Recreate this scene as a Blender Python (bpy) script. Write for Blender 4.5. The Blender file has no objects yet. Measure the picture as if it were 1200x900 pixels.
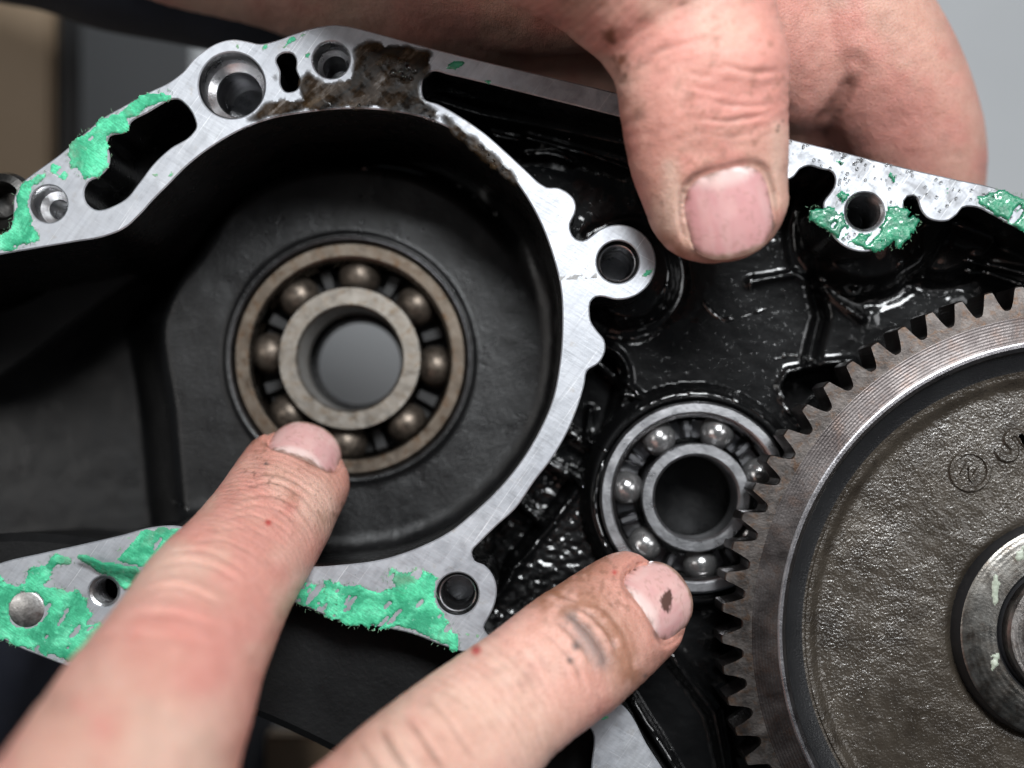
import bpy, bmesh, math, random
import numpy as np
from mathutils import Vector, Matrix
from mathutils.geometry import tessellate_polygon

random.seed(7)
S = 0.00012            # metres per layout unit (one unit is 0.12 mm on the sealing face)
D = 1700.0             # lens to sealing face, in units
VX, VY = 610.0, 520.0  # foot of the lens axis on the sealing face (layout coordinates, y down)

def W(x, y, z=0.0):
    return ((x - 600.0) * S, (450.0 - y) * S, z * S)

def UP(px, py, z):
    """layout position, at height z, of what the lens sees along (px, py)"""
    k = (D - z) / D
    return (VX + (px - VX) * k, VY + (py - VY) * k, z)

# ------------------------------------------------------------------ camera, world, lamps, exposure
sc = bpy.context.scene
col = sc.collection
cd = bpy.data.cameras.new('camera'); cam = bpy.data.objects.new('camera', cd); col.objects.link(cam)
cam.location = W(VX, VY, D)
cd.sensor_width = 36.0
cd.lens = 36.0 * D / 1200.0
cd.shift_x = (600.0 - VX) / 1200.0
cd.shift_y = (VY - 450.0) / 1200.0
cd.clip_start = 0.005; cd.clip_end = 20.0
cd.dof.use_dof = True
cd.dof.focus_distance = (D + 22.0) * S
cd.dof.aperture_fstop = 9.0
sc.camera = cam

wd = bpy.data.worlds.new('World'); sc.world = wd; wd.use_nodes = True
wd.node_tree.nodes['Background'].inputs[0].default_value = (0.80, 0.90, 1.0, 1)
wd.node_tree.nodes['Background'].inputs[1].default_value = 0.048

def lamp(name, pos, target, size, watts, colr):
    l = bpy.data.lights.new(name, 'AREA'); l.shape = 'RECTANGLE'
    l.size, l.size_y = size; l.energy = watts; l.color = colr
    o = bpy.data.objects.new(name, l); col.objects.link(o)
    o.location = W(*pos)
    o.rotation_euler = (Vector(W(*target)) - Vector(W(*pos))).to_track_quat('-Z', 'Y').to_euler()
    return o
lamp('window_light', (1150, -1350, 3100), (600, 400, 0), (0.16, 0.12), 2.75, (0.95, 0.98, 1.0))
lamp('right_fill', (2900, 100, 2500), (650, 450, 0), (0.12, 0.2), 0.42, (0.97, 0.98, 1.0))  # unseen fill lamp added from the right
lamp('left_fill', (-1900, 100, 2700), (500, 450, 0), (0.16, 0.2), 0.36, (1.0, 0.97, 0.94))  # weak fill added from the left, no real source behind it

sc.view_settings.view_transform = 'Standard'
sc.view_settings.look = 'None'
sc.view_settings.exposure = 0.0
sc.view_settings.gamma = 1.0
sc.view_settings.use_curve_mapping = False
sc.render.engine = 'CYCLES'
sc.cycles.use_denoising = True
sc.cycles.max_bounces = 8
sc.cycles.sample_clamp_indirect = 6.0

# ------------------------------------------------------------------ numeric helpers
def _hash(ix, iy, seed):
    h = (ix.astype(np.int64) * 374761393 + iy.astype(np.int64) * 668265263 + seed * 974634541) & 0xffffffff
    h = ((h ^ (h >> 13)) * 1274126177) & 0xffffffff
    return ((h ^ (h >> 16)) & 0xffff) / 65535.0

def vnoise(x, y, seed=0):
    x = np.asarray(x, float); y = np.asarray(y, float)
    ix = np.floor(x); iy = np.floor(y); fx = x - ix; fy = y - iy
    fx = fx * fx * (3 - 2 * fx); fy = fy * fy * (3 - 2 * fy)
    a = _hash(ix, iy, seed); b = _hash(ix + 1, iy, seed); c = _hash(ix, iy + 1, seed); d = _hash(ix + 1, iy + 1, seed)
    return a + (b - a) * fx + (c - a) * fy + (a - b - c + d) * fx * fy

def fbm(x, y, seed=0, octv=4):
    v = 0; amp = 0.5; t = 0
    for i in range(octv):
        v = v + amp * vnoise(x, y, seed + i * 17); t += amp; amp *= 0.5; x = x * 2.03; y = y * 2.03
    return v / t

def sstep(e0, e1, x):
    t = np.clip((np.asarray(x, float) - e0) / (e1 - e0), 0, 1)
    return t * t * (3 - 2 * t)

def catmull(pts, step=5.0, closed=True):
    P = [np.array(p, float) for p in pts]; n = len(P); out = []
    rng = range(n) if closed else range(n - 1)
    for i in rng:
        if closed: p0, p1, p2, p3 = P[i - 1], P[i], P[(i + 1) % n], P[(i + 2) % n]
        else: p0, p1, p2, p3 = P[max(i - 1, 0)], P[i], P[i + 1], P[min(i + 2, n - 1)]
        L = np.linalg.norm((p2 - p1)[:3]); m = max(1, int(L / step))
        # centripetal style tangents keep the corners tight
        l01 = max(np.linalg.norm(p1 - p0), 1e-6); l12 = max(np.linalg.norm(p2 - p1), 1e-6); l23 = max(np.linalg.norm(p3 - p2), 1e-6)
        if i == 0 and not closed: m1 = (p2 - p1)
        else: m1 = l12 * ((p1 - p0) / l01 * l12 + (p2 - p1) / l12 * l01) / (l01 + l12)
        if i == n - 2 and not closed: m2 = (p2 - p1)
        else: m2 = l12 * ((p2 - p1) / l12 * l23 + (p3 - p2) / l23 * l12) / (l12 + l23)
        for k in range(m):
            t = k / m; t2 = t * t; t3 = t2 * t
            out.append((2 * t3 - 3 * t2 + 1) * p1 + (t3 - 2 * t2 + t) * m1 + (-2 * t3 + 3 * t2) * p2 + (t3 - t2) * m2)
    if not closed: out.append(P[-1])
    return np.array(out)

def inpoly(x, y, poly):
    x = np.asarray(x); y = np.asarray(y); c = np.zeros(x.shape, bool); n = len(poly)
    for i in range(n):
        x1, y1 = poly[i][0], poly[i][1]; x2, y2 = poly[i - 1][0], poly[i - 1][1]
        if y1 == y2: continue
        cond = ((y1 > y) != (y2 > y)) & (x < (x2 - x1) * (y - y1) / (y2 - y1) + x1)
        c ^= cond
    return c

def dpoly(x, y, pts, closed=False):
    """distance to a polyline"""
    x = np.asarray(x, float); y = np.asarray(y, float); d = np.full(x.shape, 1e9)
    n = len(pts)
    for i in range(n if closed else n - 1):
        ax, ay = pts[i][0], pts[i][1]; bx, by = pts[(i + 1) % n][0], pts[(i + 1) % n][1]
        vx, vy = bx - ax, by - ay; L = vx * vx + vy * vy + 1e-9
        t = np.clip(((x - ax) * vx + (y - ay) * vy) / L, 0, 1)
        d = np.minimum(d, np.hypot(x - ax - t * vx, y - ay - t * vy))
    return d

# ------------------------------------------------------------------ object helpers
def tag(o, label=None, cat=None, group=None, kind=None):
    if label: o['label'] = label
    if cat: o['category'] = cat
    if group: o['group'] = group
    if kind: o['kind'] = kind
    return o

def empty(name, x, y, z):
    o = bpy.data.objects.new(name, None); col.objects.link(o); o.location = W(x, y, z)
    o.empty_display_size = 0.005
    return o

def mesh_np(name, V, F, mats, parent=None, midx=None, angle=35, smooth=True, origin=None):
    """V: layout coordinates (x right, y down, z towards the lens); F: list of index tuples or an int array"""
    V = np.asarray(V, float)
    Wv = np.empty_like(V); Wv[:, 0] = (V[:, 0] - 600) * S; Wv[:, 1] = (450 - V[:, 1]) * S; Wv[:, 2] = V[:, 2] * S
    org = np.zeros(3)
    if origin is not None: org = np.array(W(*origin))
    elif parent is not None: org = np.array(parent.matrix_basis.translation)
    Wv = Wv - org
    me = bpy.data.meshes.new(name)
    if isinstance(F, np.ndarray):
        nf, k = F.shape
        me.vertices.add(len(Wv)); me.vertices.foreach_set('co', Wv.ravel())
        me.loops.add(nf * k); me.loops.foreach_set('vertex_index', F.astype(np.int32).ravel())
        me.polygons.add(nf); me.polygons.foreach_set('loop_start', np.arange(nf, dtype=np.int32) * k)
        me.update(calc_edges=True)
    else:
        me.from_pydata(Wv.tolist(), [], F)
    for m in (mats if isinstance(mats, (list, tuple)) else [mats]): me.materials.append(m)
    if midx is not None: me.polygons.foreach_set('material_index', np.asarray(midx, np.int32))
    if smooth:
        me.polygons.foreach_set('use_smooth', np.ones(len(me.polygons), bool))
        if angle: me.set_sharp_from_angle(angle=math.radians(angle))
    me.validate(); me.update()
    o = bpy.data.objects.new(name, me); col.objects.link(o)
    if parent is not None: o.parent = parent
    elif origin is not None: o.location = org
    return o

def fix_normals(o):
    bm = bmesh.new(); bm.from_mesh(o.data); bmesh.ops.recalc_face_normals(bm, faces=bm.faces); bm.to_mesh(o.data); bm.free()
    return o

def area2(P): return sum(P[i - 1][0] * P[i][1] - P[i][0] * P[i - 1][1] for i in range(len(P)))

def offset(P, d):
    """move a closed loop to its left normal by d (after making it counter-clockwise in x right / y up terms)"""
    P = np.asarray(P)[:, :2]; nx = np.roll(P, -1, 0); pv = np.roll(P, 1, 0)
    t = nx - pv; t /= np.maximum(np.linalg.norm(t, axis=1, keepdims=True), 1e-9)
    sg = 1 if area2(P) > 0 else -1
    n = np.stack([-t[:, 1], t[:, 0]], 1) * sg      # towards the inside of the loop
    return P + n * d

def slab(name, outer, holes, ztop, zbot, mats, parent, cham=1.6, draft=0.0, hole_draft=0.0, zhole=None):
    """an outline with openings, machined flat on top (slot 0), its walls going down as cast (slot 1)"""
    V = []; F = []; M = []
    loops = [(np.asarray(outer)[:, :2], 1)] + [(np.asarray(h)[:, :2], -1) for h in holes]
    tops = []
    for L, sg in loops:
        n = len(L); b = len(V)
        zb = zbot if sg > 0 or zhole is None else zhole
        rings = [(offset(L, sg * cham), ztop), (L, ztop - cham), (offset(L, -sg * (draft if sg > 0 else hole_draft) * 0.02), ztop - cham - 3),
                 (offset(L, -sg * (draft if sg > 0 else hole_draft)), zb)]
        for R, z in rings: V += [(p[0], p[1], z) for p in R]
        ccw = area2(L) > 0
        for k in range(3):
            for i in range(n):
                j = (i + 1) % n
                a, c, d, e = b + k * n + i, b + k * n + j, b + (k + 1) * n + j, b + (k + 1) * n + i
                F.append((a, c, d, e)); M.append(0 if k == 0 else 1)
        tops.append(([Vector((p[0], p[1], 0)) for p in rings[0][0]], b))
    idx = []
    for P, b in tops: idx += [b + i for i in range(len(P))]
    for t in tessellate_polygon([P for P, b in tops]):
        F.append(tuple(idx[i] for i in t)); M.append(0)
    o = mesh_np(name, V, F, mats, parent, midx=M, angle=32)
    return fix_normals(o)

def lathe(name, prof, cx, cy, mats, parent=None, seg=96, closed=False, midx=None, angle=35, origin=None, tilt=None):
    """turn a profile [(radius, z)] about a vertical axis at (cx, cy)"""
    n = len(prof); V = []; F = []; M = []
    for k in range(seg):
        a = 2 * math.pi * k / seg
        for r, z in prof: V.append((cx + r * math.cos(a), cy + r * math.sin(a), z))
    for k in range(seg):
        k2 = (k + 1) % seg
        for i in range(n if closed else n - 1):
            j = (i + 1) % n
            F.append((k * n + i, k * n + j, k2 * n + j, k2 * n + i)); M.append(midx[i] if midx else 0)
    o = mesh_np(name, V, F, mats, parent, midx=M, angle=angle, origin=origin)
    bm = bmesh.new(); bm.from_mesh(o.data)
    bmesh.ops.remove_doubles(bm, verts=bm.verts, dist=1e-7)
    bmesh.ops.recalc_face_normals(bm, faces=bm.faces); bm.to_mesh(o.data); bm.free()
    return o

def grid_mesh(name, x0, x1, y0, y1, step, hf, keep, mats, parent):
    xs = np.arange(x0, x1 + step, step); ys = np.arange(y0, y1 + step, step)
    X, Y = np.meshgrid(xs, ys); Z = hf(X, Y); K = keep(X, Y)
    n = len(xs); m = len(ys)
    I = np.arange(n * m).reshape(m, n)
    q = np.stack([I[:-1, :-1], I[1:, :-1], I[1:, 1:], I[:-1, 1:]], -1).reshape(-1, 4)
    ok = (K[:-1, :-1] & K[1:, :-1] & K[1:, 1:] & K[:-1, 1:]).ravel()
    q = q[ok]
    used = np.unique(q); mp = np.full(n * m, -1); mp[used] = np.arange(len(used))
    V = np.stack([X.ravel(), Y.ravel(), Z.ravel()], 1)[used]
    return mesh_np(name, V, mp[q], mats, parent, angle=0)

def box(name, x0, x1, y0, y1, z0, z1, mat, parent=None, bev=4.0, origin=None):
    bm = bmesh.new(); bmesh.ops.create_cube(bm, size=1)
    for v in bm.verts:
        v.co.x = x0 if v.co.x < 0 else x1; v.co.y = y0 if v.co.y < 0 else y1; v.co.z = z0 if v.co.z < 0 else z1
    bmesh.ops.bevel(bm, geom=list(bm.edges), offset=bev, segments=2, affect='EDGES')
    V = [tuple(v.co) for v in bm.verts]; F = [tuple(v.index for v in f.verts) for f in bm.faces]; bm.free()
    return fix_normals(mesh_np(name, V, F, mat, parent, origin=origin))

def circ(cx, cy, r, n=48):
    return np.array([(cx + r * math.cos(2 * math.pi * k / n), cy + r * math.sin(2 * math.pi * k / n)) for k in range(n)])
# ------------------------------------------------------------------ materials
class NT:
    def __init__(s, name):
        s.m = bpy.data.materials.new(name); s.m.use_nodes = True; s.t = s.m.node_tree; s.N = s.t.nodes; s.L = s.t.links
        s.p = s.N['Principled BSDF']; s.out = s.N['Material Output']
        tc = s.N.new('ShaderNodeTexCoord'); v = s.N.new('ShaderNodeVectorMath'); v.operation = 'SCALE'; v.inputs['Scale'].default_value = 1.0 / S
        s.L.new(tc.outputs['Object'], v.inputs[0]); s.co = v.outputs[0]     # object space in layout units
    def link(s, a, b): s.L.new(a, b)
    def val(s, sock, v):
        if hasattr(v, 'is_output') or isinstance(v, bpy.types.NodeSocket): s.L.new(v, sock)
        else: sock.default_value = v
    def mapping(s, scale=(1, 1, 1), rot=(0, 0, 0), loc=(0, 0, 0)):
        n = s.N.new('ShaderNodeMapping'); s.L.new(s.co, n.inputs[0])
        n.inputs['Scale'].default_value = scale; n.inputs['Rotation'].default_value = rot; n.inputs['Location'].default_value = loc
        return n.outputs[0]
    def rotscale(s, ang, long, short):
        # stretch along a direction: turn first, then scale
        a = s.mapping(rot=(0, 0, ang)); n = s.N.new('ShaderNodeMapping'); s.L.new(a, n.inputs[0]); n.inputs['Scale'].default_value = (1 / long, 1 / short, 1)
        return n.outputs[0]
    def noise(s, size, detail=4, rough=0.55, vec=None, dist=0.0):
        n = s.N.new('ShaderNodeTexNoise'); s.L.new(vec or s.co, n.inputs['Vector'])
        n.inputs['Scale'].default_value = 1.0 / size; n.inputs['Detail'].default_value = detail; n.inputs['Roughness'].default_value = rough
        n.inputs['Distortion'].default_value = dist
        return n.outputs['Fac']
    def voro(s, size, feature='F1', vec=None, rnd=1.0):
        n = s.N.new('ShaderNodeTexVoronoi'); n.feature = feature; s.L.new(vec or s.co, n.inputs['Vector'])
        n.inputs['Scale'].default_value = 1.0 / size; n.inputs['Randomness'].default_value = rnd
        return n.outputs['Distance']
    def ramp(s, fac, stops, interp='LINEAR'):
        n = s.N.new('ShaderNodeValToRGB'); s.L.new(fac, n.inputs[0]); e = n.color_ramp.elements; n.color_ramp.interpolation = interp
        while len(e) < len(stops): e.new(0.5)
        for i, (p, c) in enumerate(stops):
            e[i].position = p; e[i].color = (c, c, c, 1) if isinstance(c, (int, float)) else (*c, 1)
        return n.outputs[0]
    def math(s, op, a, b=None, c=None, clamp=False):
        n = s.N.new('ShaderNodeMath'); n.operation = op; n.use_clamp = clamp; s.val(n.inputs[0], a)
        if b is not None: s.val(n.inputs[1], b)
        if c is not None: s.val(n.inputs[2], c)
        return n.outputs[0]
    def mix(s, fac, a, b, mode='MIX'):
        n = s.N.new('ShaderNodeMix'); n.data_type = 'RGBA'; n.blend_type = mode
        s.val(n.inputs['Factor'], fac)
        for k, v in (('A', a), ('B', b)):
            sock = [i for i in n.inputs if i.name == k and i.type == 'RGBA'][0]
            if isinstance(v, tuple): sock.default_value = (*v, 1) if len(v) == 3 else v
            else: s.L.new(v, sock)
        return [o for o in n.outputs if o.type == 'RGBA'][0]
    def bump(s, h, strength, dist, normal=None):
        n = s.N.new('ShaderNodeBump'); n.inputs['Strength'].default_value = strength; n.inputs['Distance'].default_value = dist * S
        s.L.new(h, n.inputs['Height'])
        if normal is not None: s.L.new(normal, n.inputs['Normal'])
        return n.outputs[0]
    def set(s, **k):
        nm = {'color': 'Base Color', 'rough': 'Roughness', 'metal': 'Metallic', 'normal': 'Normal', 'coat': 'Coat Weight', 'coat_rough': 'Coat Roughness',
              'spec': 'Specular IOR Level', 'sss': 'Subsurface Weight', 'sss_scale': 'Subsurface Scale', 'alpha': 'Alpha', 'trans': 'Transmission Weight', 'aniso': 'Anisotropic', 'coat_normal': 'Coat Normal', 'ior': 'IOR', 'sheen': 'Sheen Weight'}
        for a, v in k.items():
            sock = s.p.inputs[nm[a]]
            if isinstance(v, bpy.types.NodeSocket): s.L.new(v, sock)
            elif isinstance(v, tuple): sock.default_value = (*v, 1)
            else: sock.default_value = v
        return s

def m_aluminium():
    n = NT('machined_aluminium')
    blot = n.noise(60, 5, 0.6)
    fine = n.noise(5, 4, 0.65)
    streak = n.noise(1, 3, 0.6, vec=n.rotscale(-0.95, 120, 4.5))
    streak2 = n.noise(1, 3, 0.6, vec=n.rotscale(0.55, 90, 3.6))
    c = n.ramp(blot, [(0.28, (0.34, 0.355, 0.385)), (0.55, (0.43, 0.445, 0.475)), (0.8, (0.50, 0.515, 0.54))])
    sc_ = n.ramp(streak, [(0.30, 0.80), (0.5, 1.0), (0.72, 1.08)])
    c = n.mix(0.5, c, sc_, 'MULTIPLY')
    sp = n.ramp(n.voro(9), [(0.02, 0.35), (0.10, 1.0)])
    spm = n.ramp(n.noise(40, 3), [(0.52, 0.0), (0.64, 0.75)])
    c = n.mix(spm, c, n.mix(1.0, c, sp, 'MULTIPLY'))
    # grime that has soaked into the casting pores
    gr = n.ramp(n.noise(26, 6, 0.7), [(0.60, 0.0), (0.74, 0.6)])
    c = n.mix(gr, c, (0.30, 0.265, 0.22))
    # dark oily mottling that lies on the long top band towards the right end
    x = n.N.new('ShaderNodeSeparateXYZ'); n.link(n.co, x.inputs[0])
    zone = n.math('MULTIPLY', n.ramp(n.math('DIVIDE', n.math('SUBTRACT', x.outputs[0], 20.0), 500.0), [(0.05, 0.0), (0.35, 0.75), (1.0, 1.0)]), n.ramp(n.math('DIVIDE', x.outputs[1], 400.0), [(0.40, 0.0), (0.55, 1.0)]))
    mt = n.ramp(n.math('ADD', n.math('MULTIPLY', n.noise(30, 4, 0.6, dist=0.8), 0.85), n.math('MULTIPLY', n.noise(6, 3, 0.6), 0.15)), [(0.42, 0.0), (0.60, 0.75)])
    c = n.mix(n.math('MULTIPLY', zone, mt), c, (0.13, 0.13, 0.135))
    # pale rubbed patches and single long scratches
    scr = n.ramp(n.noise(1, 2, 0.5, vec=n.rotscale(-0.95, 160, 1.6)), [(0.66, 0.0), (0.70, 0.7)])
    scr2 = n.ramp(n.noise(1, 2, 0.5, vec=n.rotscale(0.5, 60, 1.3)), [(0.69, 0.0), (0.72, 0.6)])
    c = n.mix(n.math('MAXIMUM', scr, scr2), c, (0.72, 0.73, 0.75))
    r = n.ramp(n.noise(14, 4), [(0.3, 0.36), (0.7, 0.56)])
    hgt = n.math('ADD', n.math('MULTIPLY', streak, 0.6), n.math('ADD', n.math('MULTIPLY', streak2, 0.6), n.math('MULTIPLY', fine, 0.5)))
    n.set(color=c, rough=r, metal=0.62, normal=n.bump(hgt, 0.3, 0.8), spec=0.5)
    return n.m

def m_black(name, base=0.012, rough=(0.28, 0.42), grain=7.0, gstr=0.5, gdist=1.6, coat=0.0, wet=None, stretch=None, spec=0.5):
    n = NT(name)
    v = n.mapping(scale=stretch[0], rot=stretch[1]) if stretch else None
    g = n.noise(grain, 3, 0.6, vec=v)
    g2 = n.noise(grain * 0.45, 2, 0.5, vec=v)
    h = n.math('ADD', g, n.math('MULTIPLY', g2, 0.45))
    c = n.ramp(n.noise(70, 4), [(0.3, (base * 0.8, base * 0.8, base * 0.86)), (0.7, (base * 1.35, base * 1.35, base * 1.42))])
    nb = n.bump(h, gstr, gdist)
    n.set(color=c, rough=n.ramp(n.noise(45, 4), [(0.35, rough[0]), (0.7, rough[1])]), normal=nb, spec=spec)
    if coat:
        cb = n.bump(n.math('ADD', n.noise(30, 1, 0.4), n.math('MULTIPLY', n.ramp(n.noise(3.6, 2, 0.5), [(0.66, 0.0), (0.84, 1.0)]), 0.9)), 0.22, 1.4)
        n.set(coat=n.ramp(n.noise(90, 3), [(0.35, coat * 0.35), (0.6, coat)]), coat_rough=0.05, coat_normal=cb)
    return n.m

def m_steel(name, c0, c1, rough=(0.22, 0.4), rust=None, lines=0.0, size=22, metal=1.0):
    n = NT(name)
    c = n.ramp(n.noise(size, 5, 0.65), [(0.3, c0), (0.7, c1)])
    if rust:
        c = n.mix(n.ramp(n.noise(size * 0.6, 6, 0.7, dist=0.5), [(0.50, 0.0), (0.66, rust[1])]), c, rust[0])
    h = n.noise(3.0, 3, 0.6)
    if lines:
        x = n.N.new('ShaderNodeSeparateXYZ'); n.link(n.co, x.inputs[0])
        r = n.math('SQRT', n.math('ADD', n.math('MULTIPLY', x.outputs[0], x.outputs[0]), n.math('MULTIPLY', x.outputs[1], x.outputs[1])))
        wv = n.math('SINE', n.math('MULTIPLY', r, 2 * math.pi / lines))
        h = n.math('ADD', n.math('MULTIPLY', wv, 0.22), h)
    n.set(color=c, metal=metal, rough=n.ramp(n.noise(size * 0.8, 4), [(0.3, rough[0]), (0.7, rough[1])]), normal=n.bump(h, 0.35, 0.7))
    return n.m

def m_gasket():
    n = NT('green_gasket_paper')
    a = n.noise(22, 5, 0.65); f = n.noise(1, 4, 0.7, vec=n.rotscale(0.6, 9, 1.8))
    c = n.ramp(a, [(0.25, (0.045, 0.42, 0.21)), (0.5, (0.115, 0.66, 0.37)), (0.75, (0.22, 0.78, 0.49))])
    c = n.mix(0.6, c, n.ramp(f, [(0.28, 0.35), (0.6, 1.15)]), 'MULTIPLY')
    dk = n.ramp(n.noise(42, 6, 0.7, dist=0.6), [(0.44, 0.0), (0.58, 0.85)])
    c = n.mix(dk, c, (0.022, 0.25, 0.13))
    dk2 = n.ramp(n.noise(12, 5, 0.7, dist=0.4), [(0.52, 0.0), (0.62, 0.6)]); c = n.mix(dk2, c, (0.05, 0.34, 0.19))
    pl = n.ramp(n.noise(9, 5, 0.7), [(0.62, 0.0), (0.72, 0.5)]); c = n.mix(pl, c, (0.42, 0.72, 0.58))
    st = n.ramp(n.noise(55, 5, 0.65, dist=0.4), [(0.54, 0.0), (0.66, 0.55)]); c = n.mix(st, c, (0.16, 0.24, 0.17))
    at = n.N.new('ShaderNodeAttribute'); at.attribute_name = 'fade'
    ed = n.ramp(n.math('ADD', at.outputs['Fac'], n.math('MULTIPLY', n.math('SUBTRACT', n.noise(6, 4, 0.7), 0.5), 1.4)), [(0.10, 0.75), (0.40, 0.0)])
    c = n.mix(ed, c, (0.28, 0.36, 0.25))
    h = n.math('ADD', n.noise(5, 4, 0.7), n.math('MULTIPLY', f, 0.8))
    n.set(color=c, rough=0.75, normal=n.bump(h, 0.7, 1.2), spec=0.25)
    return n.m

def m_gasket_wet():
    n = NT('oily_green_gasket_paper')
    a = n.noise(16, 5, 0.65)
    c = n.ramp(a, [(0.25, (0.01, 0.075, 0.045)), (0.5, (0.02, 0.20, 0.105)), (0.75, (0.045, 0.36, 0.19))])
    n.set(color=c, rough=0.32, normal=n.bump(n.noise(6, 4, 0.65), 0.7, 2.4), coat=0.7, coat_rough=0.07)
    return n.m

def m_oil():
    n = NT('brown_oil_film')
    a = n.noise(20, 5, 0.7, vec=n.mapping(scale=(1, 1, 1)), dist=0.4)
    st = n.noise(1, 4, 0.6, vec=n.rotscale(-0.75, 70, 12))
    c = n.ramp(n.math('ADD', n.math('MULTIPLY', a, 0.3), n.math('MULTIPLY', st, 0.7)), [(0.40, (0.004, 0.0025, 0.0015)), (0.54, (0.024, 0.013, 0.005)), (0.70, (0.10, 0.062, 0.028))])
    al = n.ramp(n.math('ADD', n.math('MULTIPLY', a, 0.3), n.math('MULTIPLY', st, 0.7)), [(0.44, 1.0), (0.56, 0.88), (0.70, 0.45)])
    at = n.N.new('ShaderNodeAttribute'); at.attribute_name = 'fade'
    al = n.math('MULTIPLY', al, n.ramp(n.math('ADD', at.outputs['Fac'], n.math('MULTIPLY', n.math('SUBTRACT', a, 0.5), 0.9)), [(0.05, 0.0), (0.85, 1.0)]))
    n.set(color=c, rough=n.ramp(n.noise(18, 4), [(0.4, 0.16), (0.6, 0.42)]), alpha=al, normal=n.bump(n.noise(14, 2), 0.12, 1.0), spec=0.22)
    return n.m

def m_droplet():
    n = NT('clear_oil_droplet'); n.set(color=(0.86, 0.86, 0.84), rough=0.03, trans=1.0, ior=1.4); return n.m

def m_skin():
    n = NT('skin')
    at = n.N.new('ShaderNodeAttribute'); at.attribute_name = 'tint'; at.attribute_type = 'GEOMETRY'
    mott = n.ramp(n.noise(22, 4, 0.6), [(0.3, (0.93, 0.86, 0.84)), (0.65, (1.05, 1.06, 1.06))])
    c = n.mix(0.8, at.outputs['Color'], mott, 'MULTIPLY')
    pores = n.ramp(n.noise(3.0, 3, 0.6), [(0.33, (0.66, 0.54, 0.50)), (0.48, (1, 1, 1))])
    c = n.mix(0.45, c, pores, 'MULTIPLY')
    cells = n.voro(4.2, 'DISTANCE_TO_EDGE', vec=n.mapping(scale=(1, 1, 1), rot=(0.3, 0.2, 0.5)))
    cell_h = n.ramp(cells, [(0.0, 0.0), (0.16, 1.0)])
    cells2 = n.ramp(n.voro(11, 'DISTANCE_TO_EDGE'), [(0.0, 0.0), (0.10, 1.0)])
    h = n.math('ADD', n.math('ADD', n.math('MULTIPLY', cell_h, 0.4), n.math('MULTIPLY', cells2, 0.2)), n.math('MULTIPLY', n.noise(4.0, 4, 0.6), 1.0))
    n.set(color=c, rough=n.ramp(n.noise(15, 3), [(0.3, 0.40), (0.7, 0.54)]), spec=0.42, sss=0.22, sss_scale=8.5 * S, normal=n.bump(h, 0.62, 1.1))
    n.p.inputs['Subsurface Radius'].default_value = (1.0, 0.36, 0.2)
    n.p.subsurface_method = 'RANDOM_WALK'
    return n.m

def m_nail():
    n = NT('finger_nail')
    at = n.N.new('ShaderNodeAttribute'); at.attribute_name = 'tint'; at.attribute_type = 'GEOMETRY'
    c = n.mix(0.4, at.outputs['Color'], n.ramp(n.noise(16, 3), [(0.3, (0.9, 0.84, 0.84)), (0.7, (1.05, 1.05, 1.05))]), 'MULTIPLY')
    n.set(color=c, rough=0.24, spec=0.5, coat=0.5, coat_rough=0.12, sss=0.15, sss_scale=6 * S, normal=n.bump(n.noise(7, 3), 0.25, 0.7))
    n.p.inputs['Subsurface Radius'].default_value = (1.0, 0.4, 0.3)
    return n.m

def m_plain(name, c0, c1, size, rough, bump=0.0, bsize=4, metal=0.0):
    n = NT(name)
    n.set(color=n.ramp(n.noise(size, 5, 0.6), [(0.3, c0), (0.7, c1)]), rough=rough, metal=metal)
    if bump: n.set(normal=n.bump(n.noise(bsize, 4, 0.65), 0.6, bump))
    return n.m

ALU = m_aluminium()
CAST = m_black('black_cast_paint', 0.0055, (0.27, 0.40), 4.8, 0.50, 1.3, stretch=((1, 1.5, 1), (0, 0, 0.5)), spec=0.42)
CAST_LIP = m_black('black_cast_rubbed_edge', 0.006, (0.24, 0.3), 6.0, 0.2, 0.8, spec=0.6)
WALL = m_black('black_cast_wall', 0.004, (0.22, 0.36), 9, 0.35, 1.4, spec=0.3)
WET = m_black('oily_black_cast', 0.003, (0.4, 0.5), 6.0, 0.3, 1.0, coat=1.0, spec=0.08)
SHELL = m_black('black_outer_shell', 0.005, (0.45, 0.6), 9, 0.4, 1.4, spec=0.2)
RACE_OLD = m_steel('tarnished_race', (0.095, 0.075, 0.058), (0.18, 0.152, 0.124), (0.34, 0.5), ((0.10, 0.055, 0.028), 0.75))
RACE_OLD_IN = m_steel('worn_inner_race', (0.19, 0.168, 0.143), (0.29, 0.268, 0.24), (0.34, 0.5), ((0.17, 0.12, 0.075), 0.75), size=16)
BALL_OLD = m_steel('tarnished_ball', (0.075, 0.06, 0.048), (0.19, 0.155, 0.125), (0.36, 0.5), ((0.03, 0.025, 0.02), 0.9), size=11, metal=0.8)
RACE_NEW = m_steel('bright_race', (0.40, 0.40, 0.415), (0.54, 0.54, 0.555), (0.26, 0.36))
BALL_NEW = m_steel('polished_ball', (0.30, 0.295, 0.295), (0.40, 0.395, 0.395), (0.15, 0.22), metal=0.82)
CAGE_OLD = m_steel('dark_cage', (0.010, 0.010, 0.011), (0.022, 0.021, 0.02), (0.5, 0.65), metal=0.2)
CAGE_NEW = m_steel('pressed_cage', (0.13, 0.13, 0.135), (0.2, 0.2, 0.21), (0.25, 0.38))
GROOVE = m_steel('race_groove', (0.09, 0.08, 0.07), (0.17, 0.15, 0.13), (0.2, 0.3))
BORE = m_steel('drilled_bore', (0.42, 0.42, 0.43), (0.66, 0.66, 0.67), (0.22, 0.38))
DARK_BORE = m_steel('dark_oiled_bore', (0.14, 0.14, 0.145), (0.32, 0.32, 0.33), (0.25, 0.4))
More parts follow.
